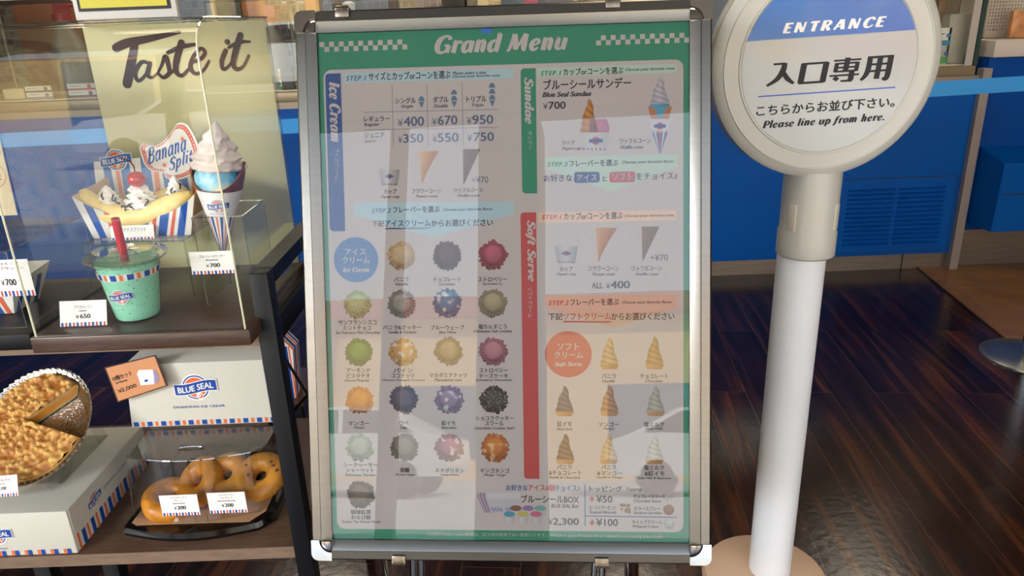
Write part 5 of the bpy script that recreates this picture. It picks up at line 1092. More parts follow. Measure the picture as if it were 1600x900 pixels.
# donut case
DX0, DX1, DY0, DY1 = -.738, -.455, 1.176, 1.292
dt = thing('donut_case', 'low bow fronted clear case on a black tray holding donuts on the lower shelf', 'display case', ((DX0+DX1)/2, 1.22, ZL))
def outline(g=0, n=14, gy=0):
    p = []; x0, x1 = DX0-g, DX1+g-.012
    for i in range(n+1): t = i/n; p.append((x0+.004+(x1-x0-.03)*t, DY0-g-gy-.026*math.sin(math.pi*min(1, t*.96+.02))))
    p += [(x1, DY0-g-gy+.030), (x1, DY1+g), (x0, DY1+g)]; return p
mb = MB(); O0, O1, O2 = outline(.004, gy=.022), outline(.006, gy=.022), outline(-.002)
for (pa_, za, pb_, zb_) in ((O0, ZL+.0005, O1, ZL+.008), (O1, ZL+.008, O0, ZL+.018)):
    n = len(pa_); vs = [(x, y, za) for x, y in pa_]+[(x, y, zb_) for x, y in pb_]; mb.add(vs, [(i, (i+1) % n, (i+1) % n+n, i+n) for i in range(n)], 0)
mb.add([(x, y, ZL+.018) for x, y in O0], tessellate_polygon([[Vector((x, y, 0)) for x, y in O0]])); mb.build('tray', M('gloss_black_plastic', '#0c0b0c', .12, spec=.6), dt)
zc, zt2 = ZL+.0185, .562; n = len(O2); mb = MB(); T_ = .0018
O3 = [(x+(.5*(DX0+DX1)-x)*.035, 1.170+(y-1.152)*.83) for x, y in O2]
vs = [(x, y, zc) for x, y in O2]+[(x, y, zt2) for x, y in O3]; fs = [(i, (i+1) % n, (i+1) % n+n, i+n) for i in range(n)]; mb.add(vs, fs, 0, True)
ci = [(x+(-.597-x)*.012, y+(1.22-y)*.016) for x, y in O2]; cj = [(x+(-.597-x)*.012, y+(1.22-y)*.016) for x, y in O3]
mb.add([(x, y, zc) for x, y in ci]+[(x, y, zt2-T_) for x, y in cj], fs, 0, True)
tri = tessellate_polygon([[Vector((x, y, 0)) for x, y in O3]]); mb.add([(x, y, zt2) for x, y in O3], tri); mb.add([(x, y, zt2-T_) for x, y in cj], tri)
mb.build('cover', clear('donut_cover', (.95, .955, .945), .055), dt)
mb = MB(); mb.tube([(x, y, zt2) for x, y in O3], .0013, 6, closed=True); mb.tube([O3[0]+(zt2,), O2[0]+(zc,)], .001, 6); mb.tube([O3[14]+(zt2,), O2[14]+(zc,)], .001, 6); mb.build('edge', m_acr_soft, dt)
mb = MB(); mb.tube([(-.615+.024*math.cos(t)*(1), 1.212+.006*math.sin(t), zt2+.001) for t in (2*math.pi*i/20 for i in range(20))], .0014, 6, closed=True); mb.build('finger_hole', m_acr_soft, dt); mb = MB(); mb.tube([(-.487+.008*math.cos(t), 1.20+.007*math.sin(t), zt2+.001) for t in (2*math.pi*i/16 for i in range(16))], .0012, 6, closed=True); mb.build('finger_hole', m_acr_soft, dt)
sh = MB(); sp_ = [(DX0+.010, 1.160), (DX0+.022, 1.152), (DX1-.05, 1.150), (DX1-.028, 1.18), (DX1-.03, 1.280), (DX0+.012, 1.280)]
sh.prism([(x, y, ZL+.0192) for x, y in sp_], (0, 0, .0006)); tag(sh.build('kraft_paper', M('kraft_sheet', '#c79a72', .6, var=.05)), 'brown paper sheet lying under the donuts', 'paper sheet')
m_don = M('donut_crust', '#c67f20', .42, var=.22, vscale=45, bump=.25, bscale=160)
m_don2 = M('donut_crust_golden', '#c5842f', .45, var=.2, vscale=45, bump=.2, bscale=160)
def donut(c, nrm, R, r, mt_, label, chips=(), seed=1):
    t = thing('donut', label, 'donut', c, 'baked donuts'); mb = MB()
    mb.torus(c, nrm, R, r, 56, 24, 0, lambda a, b: 1+.05*noise.noise((math.cos(a)*2+seed, math.sin(a)*2, math.cos(b)))); mb.build('dough', mt_, t)
    if chips:
        nz = Vector(nrm).normalized(); x = nz.orthogonal().normalized(); y = nz.cross(x); mb = MB()
        for (px_, py_) in chips:
            d = ray(px_, py_); best = None
            for i in range(160):      # walk the view ray to the ring surface
                q_ = EYE+d*(1.10+i*.002)/1; v = q_-Vector(c); hz = v.dot(nz); rad = math.hypot(v.dot(x), v.dot(y)); f = math.hypot(rad-R, hz)
                if f <= r*1.0: best = q_; break
            if best: mb.ball(best, .0032, 8, 0, (1, 1, .8))
        mb.build('chocolate_chips', m_choc, t)
dq = lambda x, y, Y: tuple(atY(x, y, Y))
donut((-.668, 1.198, .4605), (.20, -.2, .95), .031, .0200, m_don, 'plain donut lying flat against the end of the case beside the pie carton', seed=1)
donut(dq(314, 752, 1.224), (-.42, -.52, .72), .031, .0195, m_don, 'plain donut propped upright between the flat plain donut and a chocolate chip donut', seed=2)
donut(dq(357, 743, 1.228), (-.10, -.55, .82), .028, .0190, m_don2, 'chocolate chip donut in the middle of the case, behind the second price card', ((340, 736), (338, 752), (340, 722), (352, 738)), 3)
donut(dq(408, 744, 1.216), (-.05, -.52, .85), .0300, .0190, m_don2, 'chocolate chip donut nearest the black post', ((385, 727), (388, 742), (427, 728), (432, 735), (433, 767), (421, 718), (424, 722)), 4)
c_ = atY(283.5, 803.5, 1.139); price_card('', (c_.x, 1.139, c_.z-.004), .069, .0435, .03, (('ベイクドドーナツ', .0, .28, .84, .72, .93), ('プレーン', .0, .38, .70, .62, .80), ('Baked donut/Plain', .03, .34, .58, .66, .63)), '200', 'white price card reading 200 stuck on the donut case below the plain donuts')
c_ = atY(357.5, 799.5, 1.139); price_card('', (c_.x, 1.139, c_.z-.004), .069, .0435, .03, (('ベイクドドーナツ', .0, .28, .84, .72, .93), ('チョコチップ', .0, .34, .70, .66, .80), ('Baked donut/Chocolate', .03, .26, .58, .74, .63)), '200', 'white price card reading 200 stuck on the donut case below the chocolate chip donuts')

# white gift box behind
gs = 1.293/1.56; gx0, gx1, gy, gz0 = -.921*gs, -.587*gs, 1.293, 1.3-.886*gs; gz1 = gz0+.163*gs
gb = thing('gift_box', 'white gift box with round blue and orange badge standing behind the donut case', 'box', (-.64, 1.38, gz0))
mb = MB(); mb.hexa([(gx0, gy, gz0+.0005), (gx1+.002, gy, gz0+.0005), (gx1+.002, gy+.13, gz0+.0005), (gx0, gy+.13, gz0+.0005), (gx0+.02*0+.012, gy+.004, gz1), (gx1, gy+.004, gz1), (gx1, gy+.126, gz1), (gx0+.012, gy+.126, gz1)]); mb.build('carton', m_cream, gb)
mb = MB(); mb.hexa([(gx0+.012, gy+.004, gz1+.0005), (gx1, gy+.004, gz1+.0005), (gx1, gy+.126, gz1+.0005), (gx0+.012, gy+.126, gz1+.0005), (gx0+.035, gy+.062, gz1+.016), (gx1-.004, gy+.062, gz1+.016), (gx1-.004, gy+.068, gz1+.016), (gx0+.035, gy+.068, gz1+.016)]); mb.build('gable_top', m_cream, gb)
mb = MB(); mb.box((-.70, gy+.061, gz1+.0165), (-.57, gy+.069, gz1+.03)); mb.build('handle', m_cream, gb)
GB = Plane((gx0, gy-.0003, gz0), (1, 0, 0), (0, .004, .138)); mb = MB(); x = .005
for i in range(11): rect(mb, GB, x, .002, x+.0098, .0118, .0004, 0); rect(mb, GB, x+.0157, .002, x+.0212, .0118, .0004, 1); x += .0271 if i < 10 else 0
a_, b_ = GB.px(306, 605); logo(mb, GB, a_, b_, .082, .0004, (2, 0, 1)); a0, b0 = GB.px(271, 638.5); a1, b1 = GB.px(350, 632); place(mb, GB, text2d('OKINAWAN ICE CREAM', .012, space=1.15), a0, b0, a1, b0+.0052, .0004, 0); mb.build('front_print', [m_navy, m_orange, m_white], gb)
rz = thing('dark_riser', 'dark brown block under the gift box behind the donut case', 'riser', (-.64, 1.39, ZL)); mb = MB(); mb.bbox((gx0+.03, gy+.01, ZL+.0005), (gx1-.01, gy+.12, gz0), .002); mb.build('block', m_walnut_dk, rz)
# brown set-price card tilted in front of it
BC = Plane(atY(185, 627, 1.276), atY(260, 602, 1.276)-atY(185, 627, 1.276), Vector((0, .1, 1))); p = [BC.px(*q_) for q_ in ((185, 627), (260, 602), (242, 556), (165, 575))]
sc_ = thing('set_price_card', 'tilted brown laminated card for a set of ten in front of the white gift box', 'price card', tuple(BC.at(.03, 0)))
def shr(f): cx_ = sum(q_[0] for q_ in p)/4; cy_ = sum(q_[1] for q_ in p)/4; return [(cx_+(x-cx_)*f, cy_+(y-cy_)*f) for x, y in p]
mb = MB(); mb.prism([BC.at(*q_) for q_ in shr(1.05)], BC.n*-.0012); mb.build('laminate', M('dark_laminate_edge', '#3a2420', .25), sc_)
mb = MB(); poly(mb, BC, shr(.985), .0005); mb.build('card', M('caramel_card', '#c98a5c', .35, spec=.5), sc_)
mb = MB()
for (s_, b_, pts) in (('10個セット', .03, (178, 596, 208, 586)), ('10 Pieces', .03, (182, 600.5, 201, 596.5)), ('¥', 0, (185.5, 614.5, 191, 606.5)), ('2,000', .02, (192, 613, 213, 601))):
    a0, b0 = BC.px(pts[0], pts[1]); a1, b1 = BC.px(pts[2], pts[3]); h = {'10個セット': .0100, '10 Pieces': .0043, '¥': .008, '2,000': .0092}[s_]; place(mb, BC, text2d(s_, b_), a0, b0, a1, b0+h, .0009)
mb.build('lettering', m_ink, sc_)
mb = MB(); q1 = [BC.px(*q_) for q_ in ((216, 588), (214, 584), (217, 578), (239, 577), (249, 588), (247, 597), (241, 600), (220, 602))]; poly(mb, BC, q1, .0009, 0)
q2 = [BC.px(*q_) for q_ in ((239, 577), (243, 578.5), (249, 588), (247, 597), (241.5, 600), (241, 588))]; poly(mb, BC, q2, .0012, 1); a_, b_ = BC.px(229, 594.5); disc(mb, BC, a_, b_, .0039, .0014, 2, 16, 0, .0024); mb.build('box_picture', [M('picture_white', '#dcdde2', .5), M('picture_mauve', '#8f86a6', .5), m_navy], sc_)

# striped cartons behind the rack
for (px_, Y, lab, sc2) in ((447, 2.05, 'folded striped carton with a pointed top standing on the floor stand behind the rack post', 1), (432, 2.16, 'second striped carton behind the pointed one, mostly hidden by the rack post', .9)):
    p0 = atY(px_, 600, Y); w2, h2 = .065*sc2, .21*sc2; z0 = p0.z-.05
    t = thing('striped_carton', lab, 'carton', (p0.x, Y, z0)); mb = MB()
    mb.prism([(p0.x-w2*.75, Y, z0), (p0.x+w2*.35, Y, z0), (p0.x+w2*.55, Y+.0, z0+h2*.78), (p0.x, Y, z0+h2), (p0.x-w2*.75, Y, z0+h2*.9)], (0, .07, 0)); mb.build('carton', m_paper, t)
    QP = Plane((p0.x-w2*.75, Y-.0002, z0), (1, 0, 0), (.03, 0, 1)); mb = MB()
    for i in range(4): rect(mb, QP, .004+i*.019, .0, .012+i*.019, h2*.84, .0003, 0); rect(mb, QP, .0145+i*.019, .0, .0185+i*.019, h2*.84, .0003, 1)
    for d0, d1, mi in ((.004, .012, 1), (.018, .032, 0), (.038, .046, 1), (.052, .064, 0)):
        q_ = [(p0.x+w2*.35+.0004, z0), (p0.x+w2*.55+.0004, z0+h2*.78), (p0.x+.0003, z0+h2+.0004), (p0.x-w2*.75, z0+h2*.9+.0004)]
        for (xa_, za_), (xb_, zb_) in zip(q_, q_[1:]): mb.add([(xa_, Y+d0, za_), (xa_, Y+d1, za_), (xb_, Y+d1, zb_), (xb_, Y+d0, zb_)], [(0, 1, 2, 3)], mi)
    mb.build('stripes', [m_navy, m_orange], t)
    if sc2 == 1:
        st = thing('low_stand', 'low dark stand on the floor behind the rack carrying striped cartons', 'stand', (p0.x-.02, Y+.08, 0)); mb = MB(); mb.bbox((p0.x-.28, Y-.02, z0-.021), (p0.x+.05, Y+.22, z0-.001), .002); mb.build('top', m_walnut_dk, st)
        for sx_, sy_ in ((-.26, 0), (.03, 0), (-.26, .19), (.03, .19)): mb = MB(); mb.box((p0.x+sx_-.01, Y+sy_-.01, 0), (p0.x+sx_+.01, Y+sy_+.01, z0-.0215)); mb.build('leg', m_black, st)
# ------------------------------------------------------------------ far counter
CY = 3.62
def yx(px_, py_, Y=CY): return atY(px_, py_, Y).x
XS = yx(1512, 260)            # seam between the two counter units
cn = thing('service_counter', 'long blue service counter with vent grille and steel kick plate behind the barrier belt', 'counter', (0, CY+.3, 0))
ZB = .955
mb = MB(); mb.box((-4.6, CY, .085), (XS-.02, CY+.55, ZB)); mb.build('body', m_blue, cn)
mb = MB(); mb.box((-4.6, CY-.006, ZB-.02), (XS-.02, CY+.56, ZB+.012)); mb.build('ledge', m_steel_lt, cn)
mb = MB(); mb.box((-4.6, CY+.02, 0), (yx(1413, 405)-.003, CY+.05, .08)); mb.box((yx(1413, 405)+.003, CY+.02, 0), (XS-.02, CY+.05, .08)); mb.build('kick_plate', m_steel, cn)
mb = MB(); mb.box((XS-.022, CY-.03, .0), (XS+.02, CY+.02, 1.0)); mb.build('end_strip', M('grey_end_strip', '#8d8580', .45, metal=.3), cn)
gp = Plane((1.655, CY-.0005, .105), (1, 0, 0), (0, 0, 1)); gw, gh = 2.225-1.655+.0, .375
mb = MB(); mb.box((1.655-.28, CY-.004, .105), (2.235, CY-.0005, .485)); pn_ = mb.build('access_panel', m_blue, cn)
mb = MB()
for (x0, x1) in ((1.70, 1.93), (1.955, 2.185)):
    for i in range(13):
        z = .145+i*.0235; mb.prism([(x0, CY-.0045, z), (x0, CY-.018, z+.006), (x0, CY-.0045, z+.010)], (x1-x0, 0, 0))
mb.build('louvre', m_blue, pn_)
mb = MB(); e_ = m_black
for (x0, z0, x1, z1) in ((1.375, .485, 2.237, .489), (1.375, .101, 2.237, .105), (2.235, .101, 2.239, .489), (1.371, .101, 1.375, .489)): mb.box((x0, CY-.0042, z0), (x1, CY-.0002, z1))
mb.build('panel_gap', M('dark_gap', '#0a2038', .6), cn)
# second counter unit with its shelf slab, bin box and steel plinth
c2n = thing('end_counter', 'blue end counter with pale slab top beyond the steel seam', 'counter', (3.2, CY+.3, 0))
mb = MB(); mb.box((XS+.022, CY+.03, .0), (4.6, CY+.06, .34)); mb.build('kick_plate', m_steel, c2n)
mb = MB(); mb.box((XS+.022, CY+.012, .20), (4.6, CY+.6, 1.045)); mb.build('body', M('deep_blue_counter_paint', '#00418e', .4, spec=.12, var=.05, vscale=3), c2n)
zs = 1.045; mb = MB(); mb.bbox((XS+.024, CY-.01, zs+.001), (4.6, CY+.62, zs+.078), .004); mb.build('slab_top', M('pale_slab', '#b8ada2', .4), c2n)
pA, pB, pC, pD = atY(1560, 243, 3.50), atY(1545, 358, 3.50), atY(1520, 265, CY), atY(1520, 352, CY)
bb = thing('blue_bin_box', 'blue box cabinet mounted low on the end counter above the steel plinth', 'cabinet', ((pA.x+4.4)/2, 3.55, pB.z))
mb = MB(); mb.hexa([(pA.x-.0, 3.45, pB.z), (4.4, 3.45, pB.z), (4.4, CY+.010, pB.z), (pA.x-.012, CY+.010, pB.z), (pA.x+.005, 3.45, pA.z-.03), (4.4, 3.45, pA.z-.03), (4.4, CY+.010, pA.z+.02), (pA.x-.012, CY+.010, pA.z+.02)]); mb.build('body', M('bin_blue', '#004f9e', .4, spec=.12), bb)
mb = MB(); mb.box((pA.x+.02, 3.447, (pA.z+pB.z)/2), (4.38, 3.4495, (pA.z+pB.z)/2+.006)); mb.build('door_gap', M('dark_gap'), bb)

# glass showcase on the counter
sx0, sx1, sz0, sz1 = -4.5, yx(1533, 60), ZB+.0125, 1.46
sc1 = thing('glass_showcase', 'long glass showcase standing on the blue service counter', 'showcase', (0, CY+.25, ZB))
mb = MB(); mb.bbox((sx0, CY+.0, sz0), (sx1, CY+.52, sz0+.045), .004); mb.build('base_rail', M('champagne_rail', '#8f8168', .35, metal=.3), sc1)
mb = MB(); mb.box((sx0+.02, CY+.03, sz0+.046), (sx1-.03, CY+.50, sz0+.052)); mb.build('floor_panel', M('cream_floor_panel', '#dccdb0', .4), sc1)  # one even cream colour
mb = MB(); mb.box((sx0, CY+.012, sz0+.046), (sx1-.02, CY+.018, sz1)); mb.build('front_glass', m_glass, sc1)
mb = MB(); mb.box((sx1-.018, CY+.012, sz0+.046), (sx1-.012, CY+.50, sz1)); mb.build('end_glass', M('green_glass_edge', '#2a4a40', .1, spec=.6) if False else m_glass, sc1)
mb = MB(); mb.box((sx1-.012, CY+.006, sz0+.046), (sx1+.006, CY+.024, sz1)); mb.build('corner_post', M('green_glass_edge', '#27413a', .15), sc1)
mb = MB(); mb.box((sx1-.055, CY+.004, sz0+.046), (sx1-.02, CY+.011, sz1)); mb.build('corner_strip', M('pale_strip', '#a7a098', .4), sc1)
mb = MB(); mb.box((sx0, CY-.0, sz1), (sx1+.01, CY+.52, sz1+.03)); mb.build('top_rail', m_steel_lt, sc1)
mb = MB(); mb.box((sx0+.02, CY+.20, 1.235), (sx1-.03, CY+.48, 1.243)); mb.build('glass_shelf', m_glass, sc1)
for x_ in (-2.6, -1.1, .4, 1.45):
    mb = MB(); mb.tube([(x_, CY+.49, sz0+.05), (x_, CY+.49, sz1)], .008, 8); mb.build('shelf_post', m_steel, sc1)
# flavour cards along the showcase, each a pair of prints
def flavor_card(px0, px1, pyt, pyb, c1, c2, label, Y=CY+.06):
    a, b = atY(px0, pyb, Y), atY(px1, pyb, Y); zt = atY(px0, pyt, Y).z; zb = sz0+.0525; t = thing('flavor_card', label, 'flavour card', ((a.x+b.x)/2, Y, zb), 'flavour cards in the glass showcase')
    wd, ht = b.x-a.x, zt-zb; mb = MB(); mb.box((a.x, Y, zb), (b.x, Y+.004, zt)); mb.build('card', m_paper, t)
    FPn = Plane((a.x, Y-.0005, zb), (1, 0, 0), (0, 0, 1)); mb = MB()
    for k_, (bot) in enumerate((.5, 0)):
        rect(mb, FPn, 0, ht*(bot+.02), wd, ht*(bot+.16), .0006, k_); disc(mb, FPn, wd*.8, ht*(bot+.29), min(wd*.15, ht*.16), .001, k_, 18); rect(mb, FPn, wd*.08, ht*(bot+.32), wd*.5, ht*(bot+.35), .0006, 2)
    mb.build('print', [M('card_ink_'+c1[1:], c1, .5), M('card_ink_'+c2[1:], c2, .5), M('grey_text_ink', '#77706c', .5)], t)
flavor_card(48, 88, 135, 174, '#5d5346', '#8288a5', 'flavour card pair with brown and violet scoops in the showcase behind the tall clear case')
flavor_card(113, 156, 131, 170, '#c2606a', '#8e5d78', 'flavour card pair with red and plum scoops in the showcase behind the tall clear case')
flavor_card(427, 443, 108, 152, '#c9a23a', '#3f8a58', 'flavour card pair with yellow and green scoops seen beside the backdrop card')
flavor_card(1464, 1485, 44, 62, '#2f86b8', '#2a5fa8', 'flavour card with a blue scoop beside the round sign')
def box_thing(name, label, cat, px0, px1, pyt, pyb, Y, d, mat, zb=None, r=.006, mats=None):
    a, b = atY(px0, pyb, Y), atY(px1, pyb, Y); zt = atY(px0, pyt, Y).z; zb = a.z if zb is None else zb
    t = thing(name, label, cat, ((a.x+b.x)/2, Y+d/2, zb)); mb = MB(); mb.bbox((a.x, Y, zb), (b.x, Y+d, zt), r); mb.build('body', mat, t); return t, a.x, b.x, zb, zt
t, x0, x1, zb, zt = box_thing('paper_bag', 'cream paper bag in the showcase behind the tall clear case', 'bag', 12, 46, 139, 176, CY+.08, .08, M('cream_bag_paper', '#d8cda6', .7, var=.06), sz0+.0525)
mb = MB(); mb.prism([(x0+.09, CY+.079, zb+.11), (x0+.14, CY+.079, zb+.10), (x0+.13, CY+.079, zb+.05), (x0+.105, CY+.079, zb+.06)], (0, -.002, 0)); mb.build('green_print', M('leaf_ink', '#5d6b4c', .6), t)
t, x0, x1, zb, zt = box_thing('name_plate', 'dark grey holder beside the yellow flavour card', 'card holder', 446, 462, 112, 150, CY+.06, .03, M('grey_holder', '#5d5653', .5), sz0+.0525)
t, x0, x1, zb, zt = box_thing('green_cup', 'small cup with a green band beside the round sign', 'cup', 1467, 1480, 66, 84, CY+.06, .05, m_paper, sz0+.0525)
mb = MB(); mb.box((x0-.001, CY+.0585, zb+.004), (x1+.001, CY+.0598, zb+.035)); mb.build('green_band', M('green_band', '#4a9a4f', .5), t)
# back side of the serving area: worktop and the things on it
wt = thing('back_worktop', 'long brown worktop along the tiled back wall', 'worktop', (0, 5.2, 0))
mb = MB(); mb.bbox((-4.6, 4.95, .86), (4.6, 5.58, .90), .004); mb.build('top', m_steel, wt); mb = MB(); mb.box((-4.6, 5.0, 0), (4.6, 5.56, .858)); mb.build('body', M('dark_brown_panel', '#4a3a33', .5), wt)
def wtop(name, label, cat, px0, px1, pyt, d, mat, Y=5.05, r=.01, zb=.9005): return box_thing(name, label, cat, px0, px1, pyt, 60, Y, d, mat, zb, r)
wtop('brown_carton', 'orange brown carton on the back worktop behind the tall clear case', 'carton', 30, 116, -8, .3, M('kraft_orange', '#8a5530', .6, var=.15, vscale=3))
wtop('green_bag', 'dark green bag on the back worktop above the backdrop card', 'bag', 346, 384, -6, .2, M('dark_green_bag', '#4d5844', .6, var=.3, vscale=12))
wtop('orange_board', 'orange brown board leaning on the back wall', 'board', 384, 420, -10, .05, M('orange_board', '#a5683a', .5))
wtop('steel_cabinet', 'grey steel cabinet on the back worktop', 'cabinet', 326, 342, -12, .3, M('grey_cabinet', '#9a978c', .4, metal=.3))
wtop('amber_tub', 'amber tub on the back worktop behind the frame corner', 'tub', 482, 500, -4, .2, M('amber_tub', '#c4883c', .4))
wtop('dark_machine', 'black and steel machine on the back worktop above the menu stand', 'machine', 690, 730, -14, .3, M('machine_black', '#2d2a28', .3))
wtop('steel_machine', 'pale steel machine beside the black machine on the back worktop', 'machine', 732, 766, -14, .32, m_steel_lt)
wtop('red_packet', 'red and white packet on the back worktop', 'packet', 820, 842, 0, .1, M('red_packet', '#b8324a', .5))
wtop('dark_crate', 'dark crate on the back worktop above the menu stand', 'crate', 768, 812, 2, .25, M('dark_crate', '#3d3531', .5))
wtop('brown_jar_rack', 'brown rack of jars on the back worktop', 'rack', 845, 930, -4, .2, M('brown_rack', '#6d5646', .5, var=.4, vscale=14))
wtop('tall_cupboard', 'dark tall cupboard beside the round sign', 'cupboard', 1085, 1180, -30, .1, M('dark_tall_panel', '#5a4c42', .5, var=.2, vscale=3), 5.02)
def pot(px0, px1, pyt, label, Y=4.98, mat=m_white):
    a, b = atY(px0, 50, Y), atY(px1, 50, Y); zt = atY(px0, pyt, Y).z; r = (b.x-a.x)/2; c = ((a.x+b.x)/2, Y+r, 0); t = thing('lidded_pot', label, 'pot', (c[0], c[1], .9005)); mb = MB()
    mb.lathe([(0, .9005), (r*.85, .9005), (r, .93), (r, zt-.03), (0, zt-.03)], c, 24); mb.build('body', mat, t); mb = MB(); mb.lathe([(r*1.04, zt-.03), (r*1.04, zt-.012), (r*.5, zt), (0, zt)], c, 24); mb.build('lid', mat, t)
pot(538, 557, 2, 'white round pot on the back worktop beside the bronze clip')
def spray(px_, pyt, pyb, Y, label, zb):
    p = atY(px_, pyt, Y); zt = p.z; h = zt-zb; c = (p.x, Y, 0); t = thing('spray_bottle', label, 'spray bottle', (p.x, Y, zb)); r = h*.17; mb = MB()
    mb.lathe([(0, zb), (r, zb+.002), (r, zb+h*.5), (r*.45, zb+h*.72), (r*.42, zb+h*.8), (0, zb+h*.8)], c, 24); mb.build('bottle', M('translucent_white', '#8f8578', .35), t)
    mb = MB(); mb.lathe([(r*.5, zb+h*.80), (r*.5, zb+h*.86), (0, zb+h*.86)], c, 20); mb.build('collar', M('red_nozzle', '#b02a30', .4), t)
    mb = MB(); mb.hexa([Vector((p.x+dx, Y+dy, z)) for z in (zb+h*.865, zb+h) for dx, dy in ((-r*.35, -.012), (r*.5, -.012), (r*.5, .012), (-r*.35, .012))]); mb.tube([(p.x+r*.3, Y, zb+h*.93), (p.x+r*1.0, Y, zb+h*.93)], .006, 8); mb.tube([(p.x+r*.4, Y, zb+h*.86), (p.x+r*.75, Y, zb+h*.72)], .004, 6); mb.build('trigger', M('red_nozzle'), t)
spray(90, -2, 60, 4.3, 'white spray bottle with red trigger behind the tall clear case', .94)
spray(418, 8, 95, CY+.12, 'white spray bottle with red collar in the showcase beside the backdrop card', sz0+.053)
sb_ = thing('bottle_shelf', 'narrow steel shelf behind the showcase holding a spray bottle', 'shelf', (-3, 4.35, .9)); mb = MB(); mb.bbox((-4.4, 4.2, .925), (2.2, 4.55, .938), .003); mb.build('board', m_steel, sb_)
for x_ in (-4.3, -1.0, 2.15): mb = MB(); mb.box((x_, 4.35, 0), (x_+.03, 4.38, .924)); mb.build('leg', m_steel, sb_)
for px_ in (452, 464):
    p = atY(px_, 5, 4.5); t = thing('ladle', 'white hanging ladle behind the showcase, one of two above the frame corner', 'ladle', (p.x, 4.5, p.z-.1), 'hanging ladles'); mb = MB(); mb.tube([(p.x, 4.5, p.z), (p.x, 4.5, p.z-.10)], .008, 8); mb.ball((p.x, 4.5, p.z-.12), .03, 12, 0, (.9, .6, .9)); mb.build('bowl_and_stem', m_white, t); mb = MB(); mb.box((p.x-.04, 4.49, p.z-.002), (p.x+.04, 4.51, p.z+.012)); mb.build('hook', m_white, t)
hr = MB(); p = atY(458, 3, 4.5); hr.tube([(p.x-.5, 4.5, p.z+.018), (p.x+.6, 4.5, p.z+.018)], .006, 8); hr.tube([(p.x-.5, 4.5, p.z+.018), (p.x-.5, 4.5, .938)], .006, 8); hr.tube([(p.x+.6, 4.5, p.z+.018), (p.x+.6, 4.5, .938)], .006, 8); tag(hr.build('utensil_rail', m_steel), 'thin steel rail carrying the white hanging ladles', 'rail')
# things at the far end of the counter
t, x0, x1, zb, zt = box_thing('brown_door_panel', 'brown wooden board standing inside the showcase beside the round sign', 'board', 1462, 1476, -20, 40, CY+.13, .03, M('brown_board', '#7a5a3c', .4, var=.2, vscale=6, stretch=(8, 8, 1)), sz0+.0525)
t, x0, x1, zb, zt = box_thing('grey_tray_stack', 'grey translucent container in the showcase near its glass corner', 'container', 1480, 1512, 22, 60, CY+.06, .10, M('grey_translucent', '#a39c8e', .3), sz0+.0525)
bk = thing('perforated_basket', 'white perforated basket on the pale slab of the end counter', 'basket', (2.9, CY+.3, zs+.079)); a, b = atY(1542, 32, CY+.22), atY(1640, 32, CY+.22)
mb = MB(); zb = zs+.0795; zt = zb+.30; nx, nz = 21, 19; w_ = (b.x-a.x); X0, Yb = a.x, CY+.22; h_ = zt-zb
for i in range(nx+1): x = X0+w_*i/nx; mb.box((x-.0045, Yb, zb+.036), (x+.0045, Yb+.006, zt))
for j in range(3, nz+1): z = zb+h_*j/nz; mb.box((X0, Yb+.0005, z-.0045), (X0+w_, Yb+.0055, z+.0045))
mb.box((X0, Yb, zb), (X0+w_, Yb+.0065, zb+.035)); mb.build('front_wall', M('basket_white', '#b3aa9e', .5), bk)
mb = MB(); mb.box((X0, Yb+.007, zb), (X0+.008, Yb+.25, zt)); mb.box((X0+w_-.008, Yb+.007, zb), (X0+w_, Yb+.25, zt)); mb.box((X0, Yb+.244, zb), (X0+w_, Yb+.25, zt)); mb.box((X0, Yb+.007, zb), (X0+w_, Yb+.25, zb+.006)); mb.build('walls', M('basket_wall_beige', '#b9aa9a', .5), bk)  # side, back and bottom walls in a slightly warmer tone
t, x0, x1, zb, zt = box_thing('wafer_packet', 'brown wafer packet leaning on the perforated basket', 'packet', 1581, 1612, 16, 38, CY+.12, .03, M('wafer_packet', '#b98050', .4, var=.3, vscale=25), zs+.0795)

# ------------------------------------------------------------------ belt barrier
bp_ = atY(1612, 560, 2.56); bx_, by_ = atZ(1608, 552, .015).x, atZ(1608, 552, .015).y
st = thing('barrier_post', 'steel belt barrier post with a flat round base at the picture edge', 'barrier post', (bx_, by_, 0))
mb = MB(); mb.lathe([(0, .016), (.05, .016), (.14, .012), (.165, .006), (.166, .0), (0, .0)], (bx_, by_, 0), 56); mb.build('base', M('grey_steel_base', '#94999c', .22, metal=.9), st)
mb = MB(); mb.lathe([(0, 1.08), (.030, 1.08), (.030, .0165), (0, .0165)], (bx_, by_, 0), 24); mb.build('pole', m_chrome, st)
mb = MB(); mb.lathe([(0, 1.12), (.036, 1.12), (.036, .985), (0, .985)], (bx_, by_, 0), 24); mb.build('head', m_black, st)
pl = atY(20, 214, 2.62)
st2 = thing('barrier_post', 'steel belt barrier post holding the far end of the blue belt', 'barrier post', (-2.3, 2.66, 0))
mb = MB(); mb.lathe([(0, .016), (.05, .016), (.14, .012), (.165, .006), (.166, .0), (0, .0)], (-2.3, 2.66, 0), 40); mb.build('base', M('grey_steel_base'), st2)
mb = MB(); mb.lathe([(0, 1.0), (.030, 1.0), (.030, .0165), (0, .0165)], (-2.3, 2.66, 0), 24); mb.build('pole', m_chrome, st2); mb = MB(); mb.lathe([(0, 1.04), (.036, 1.04), (.036, .92), (0, .92)], (-2.3, 2.66, 0), 24); mb.build('head', m_black, st2)
mb = MB(); vs = []; N = 40; xa, xb = -2.262, bx_-.038; ya, yb2 = 2.66, by_
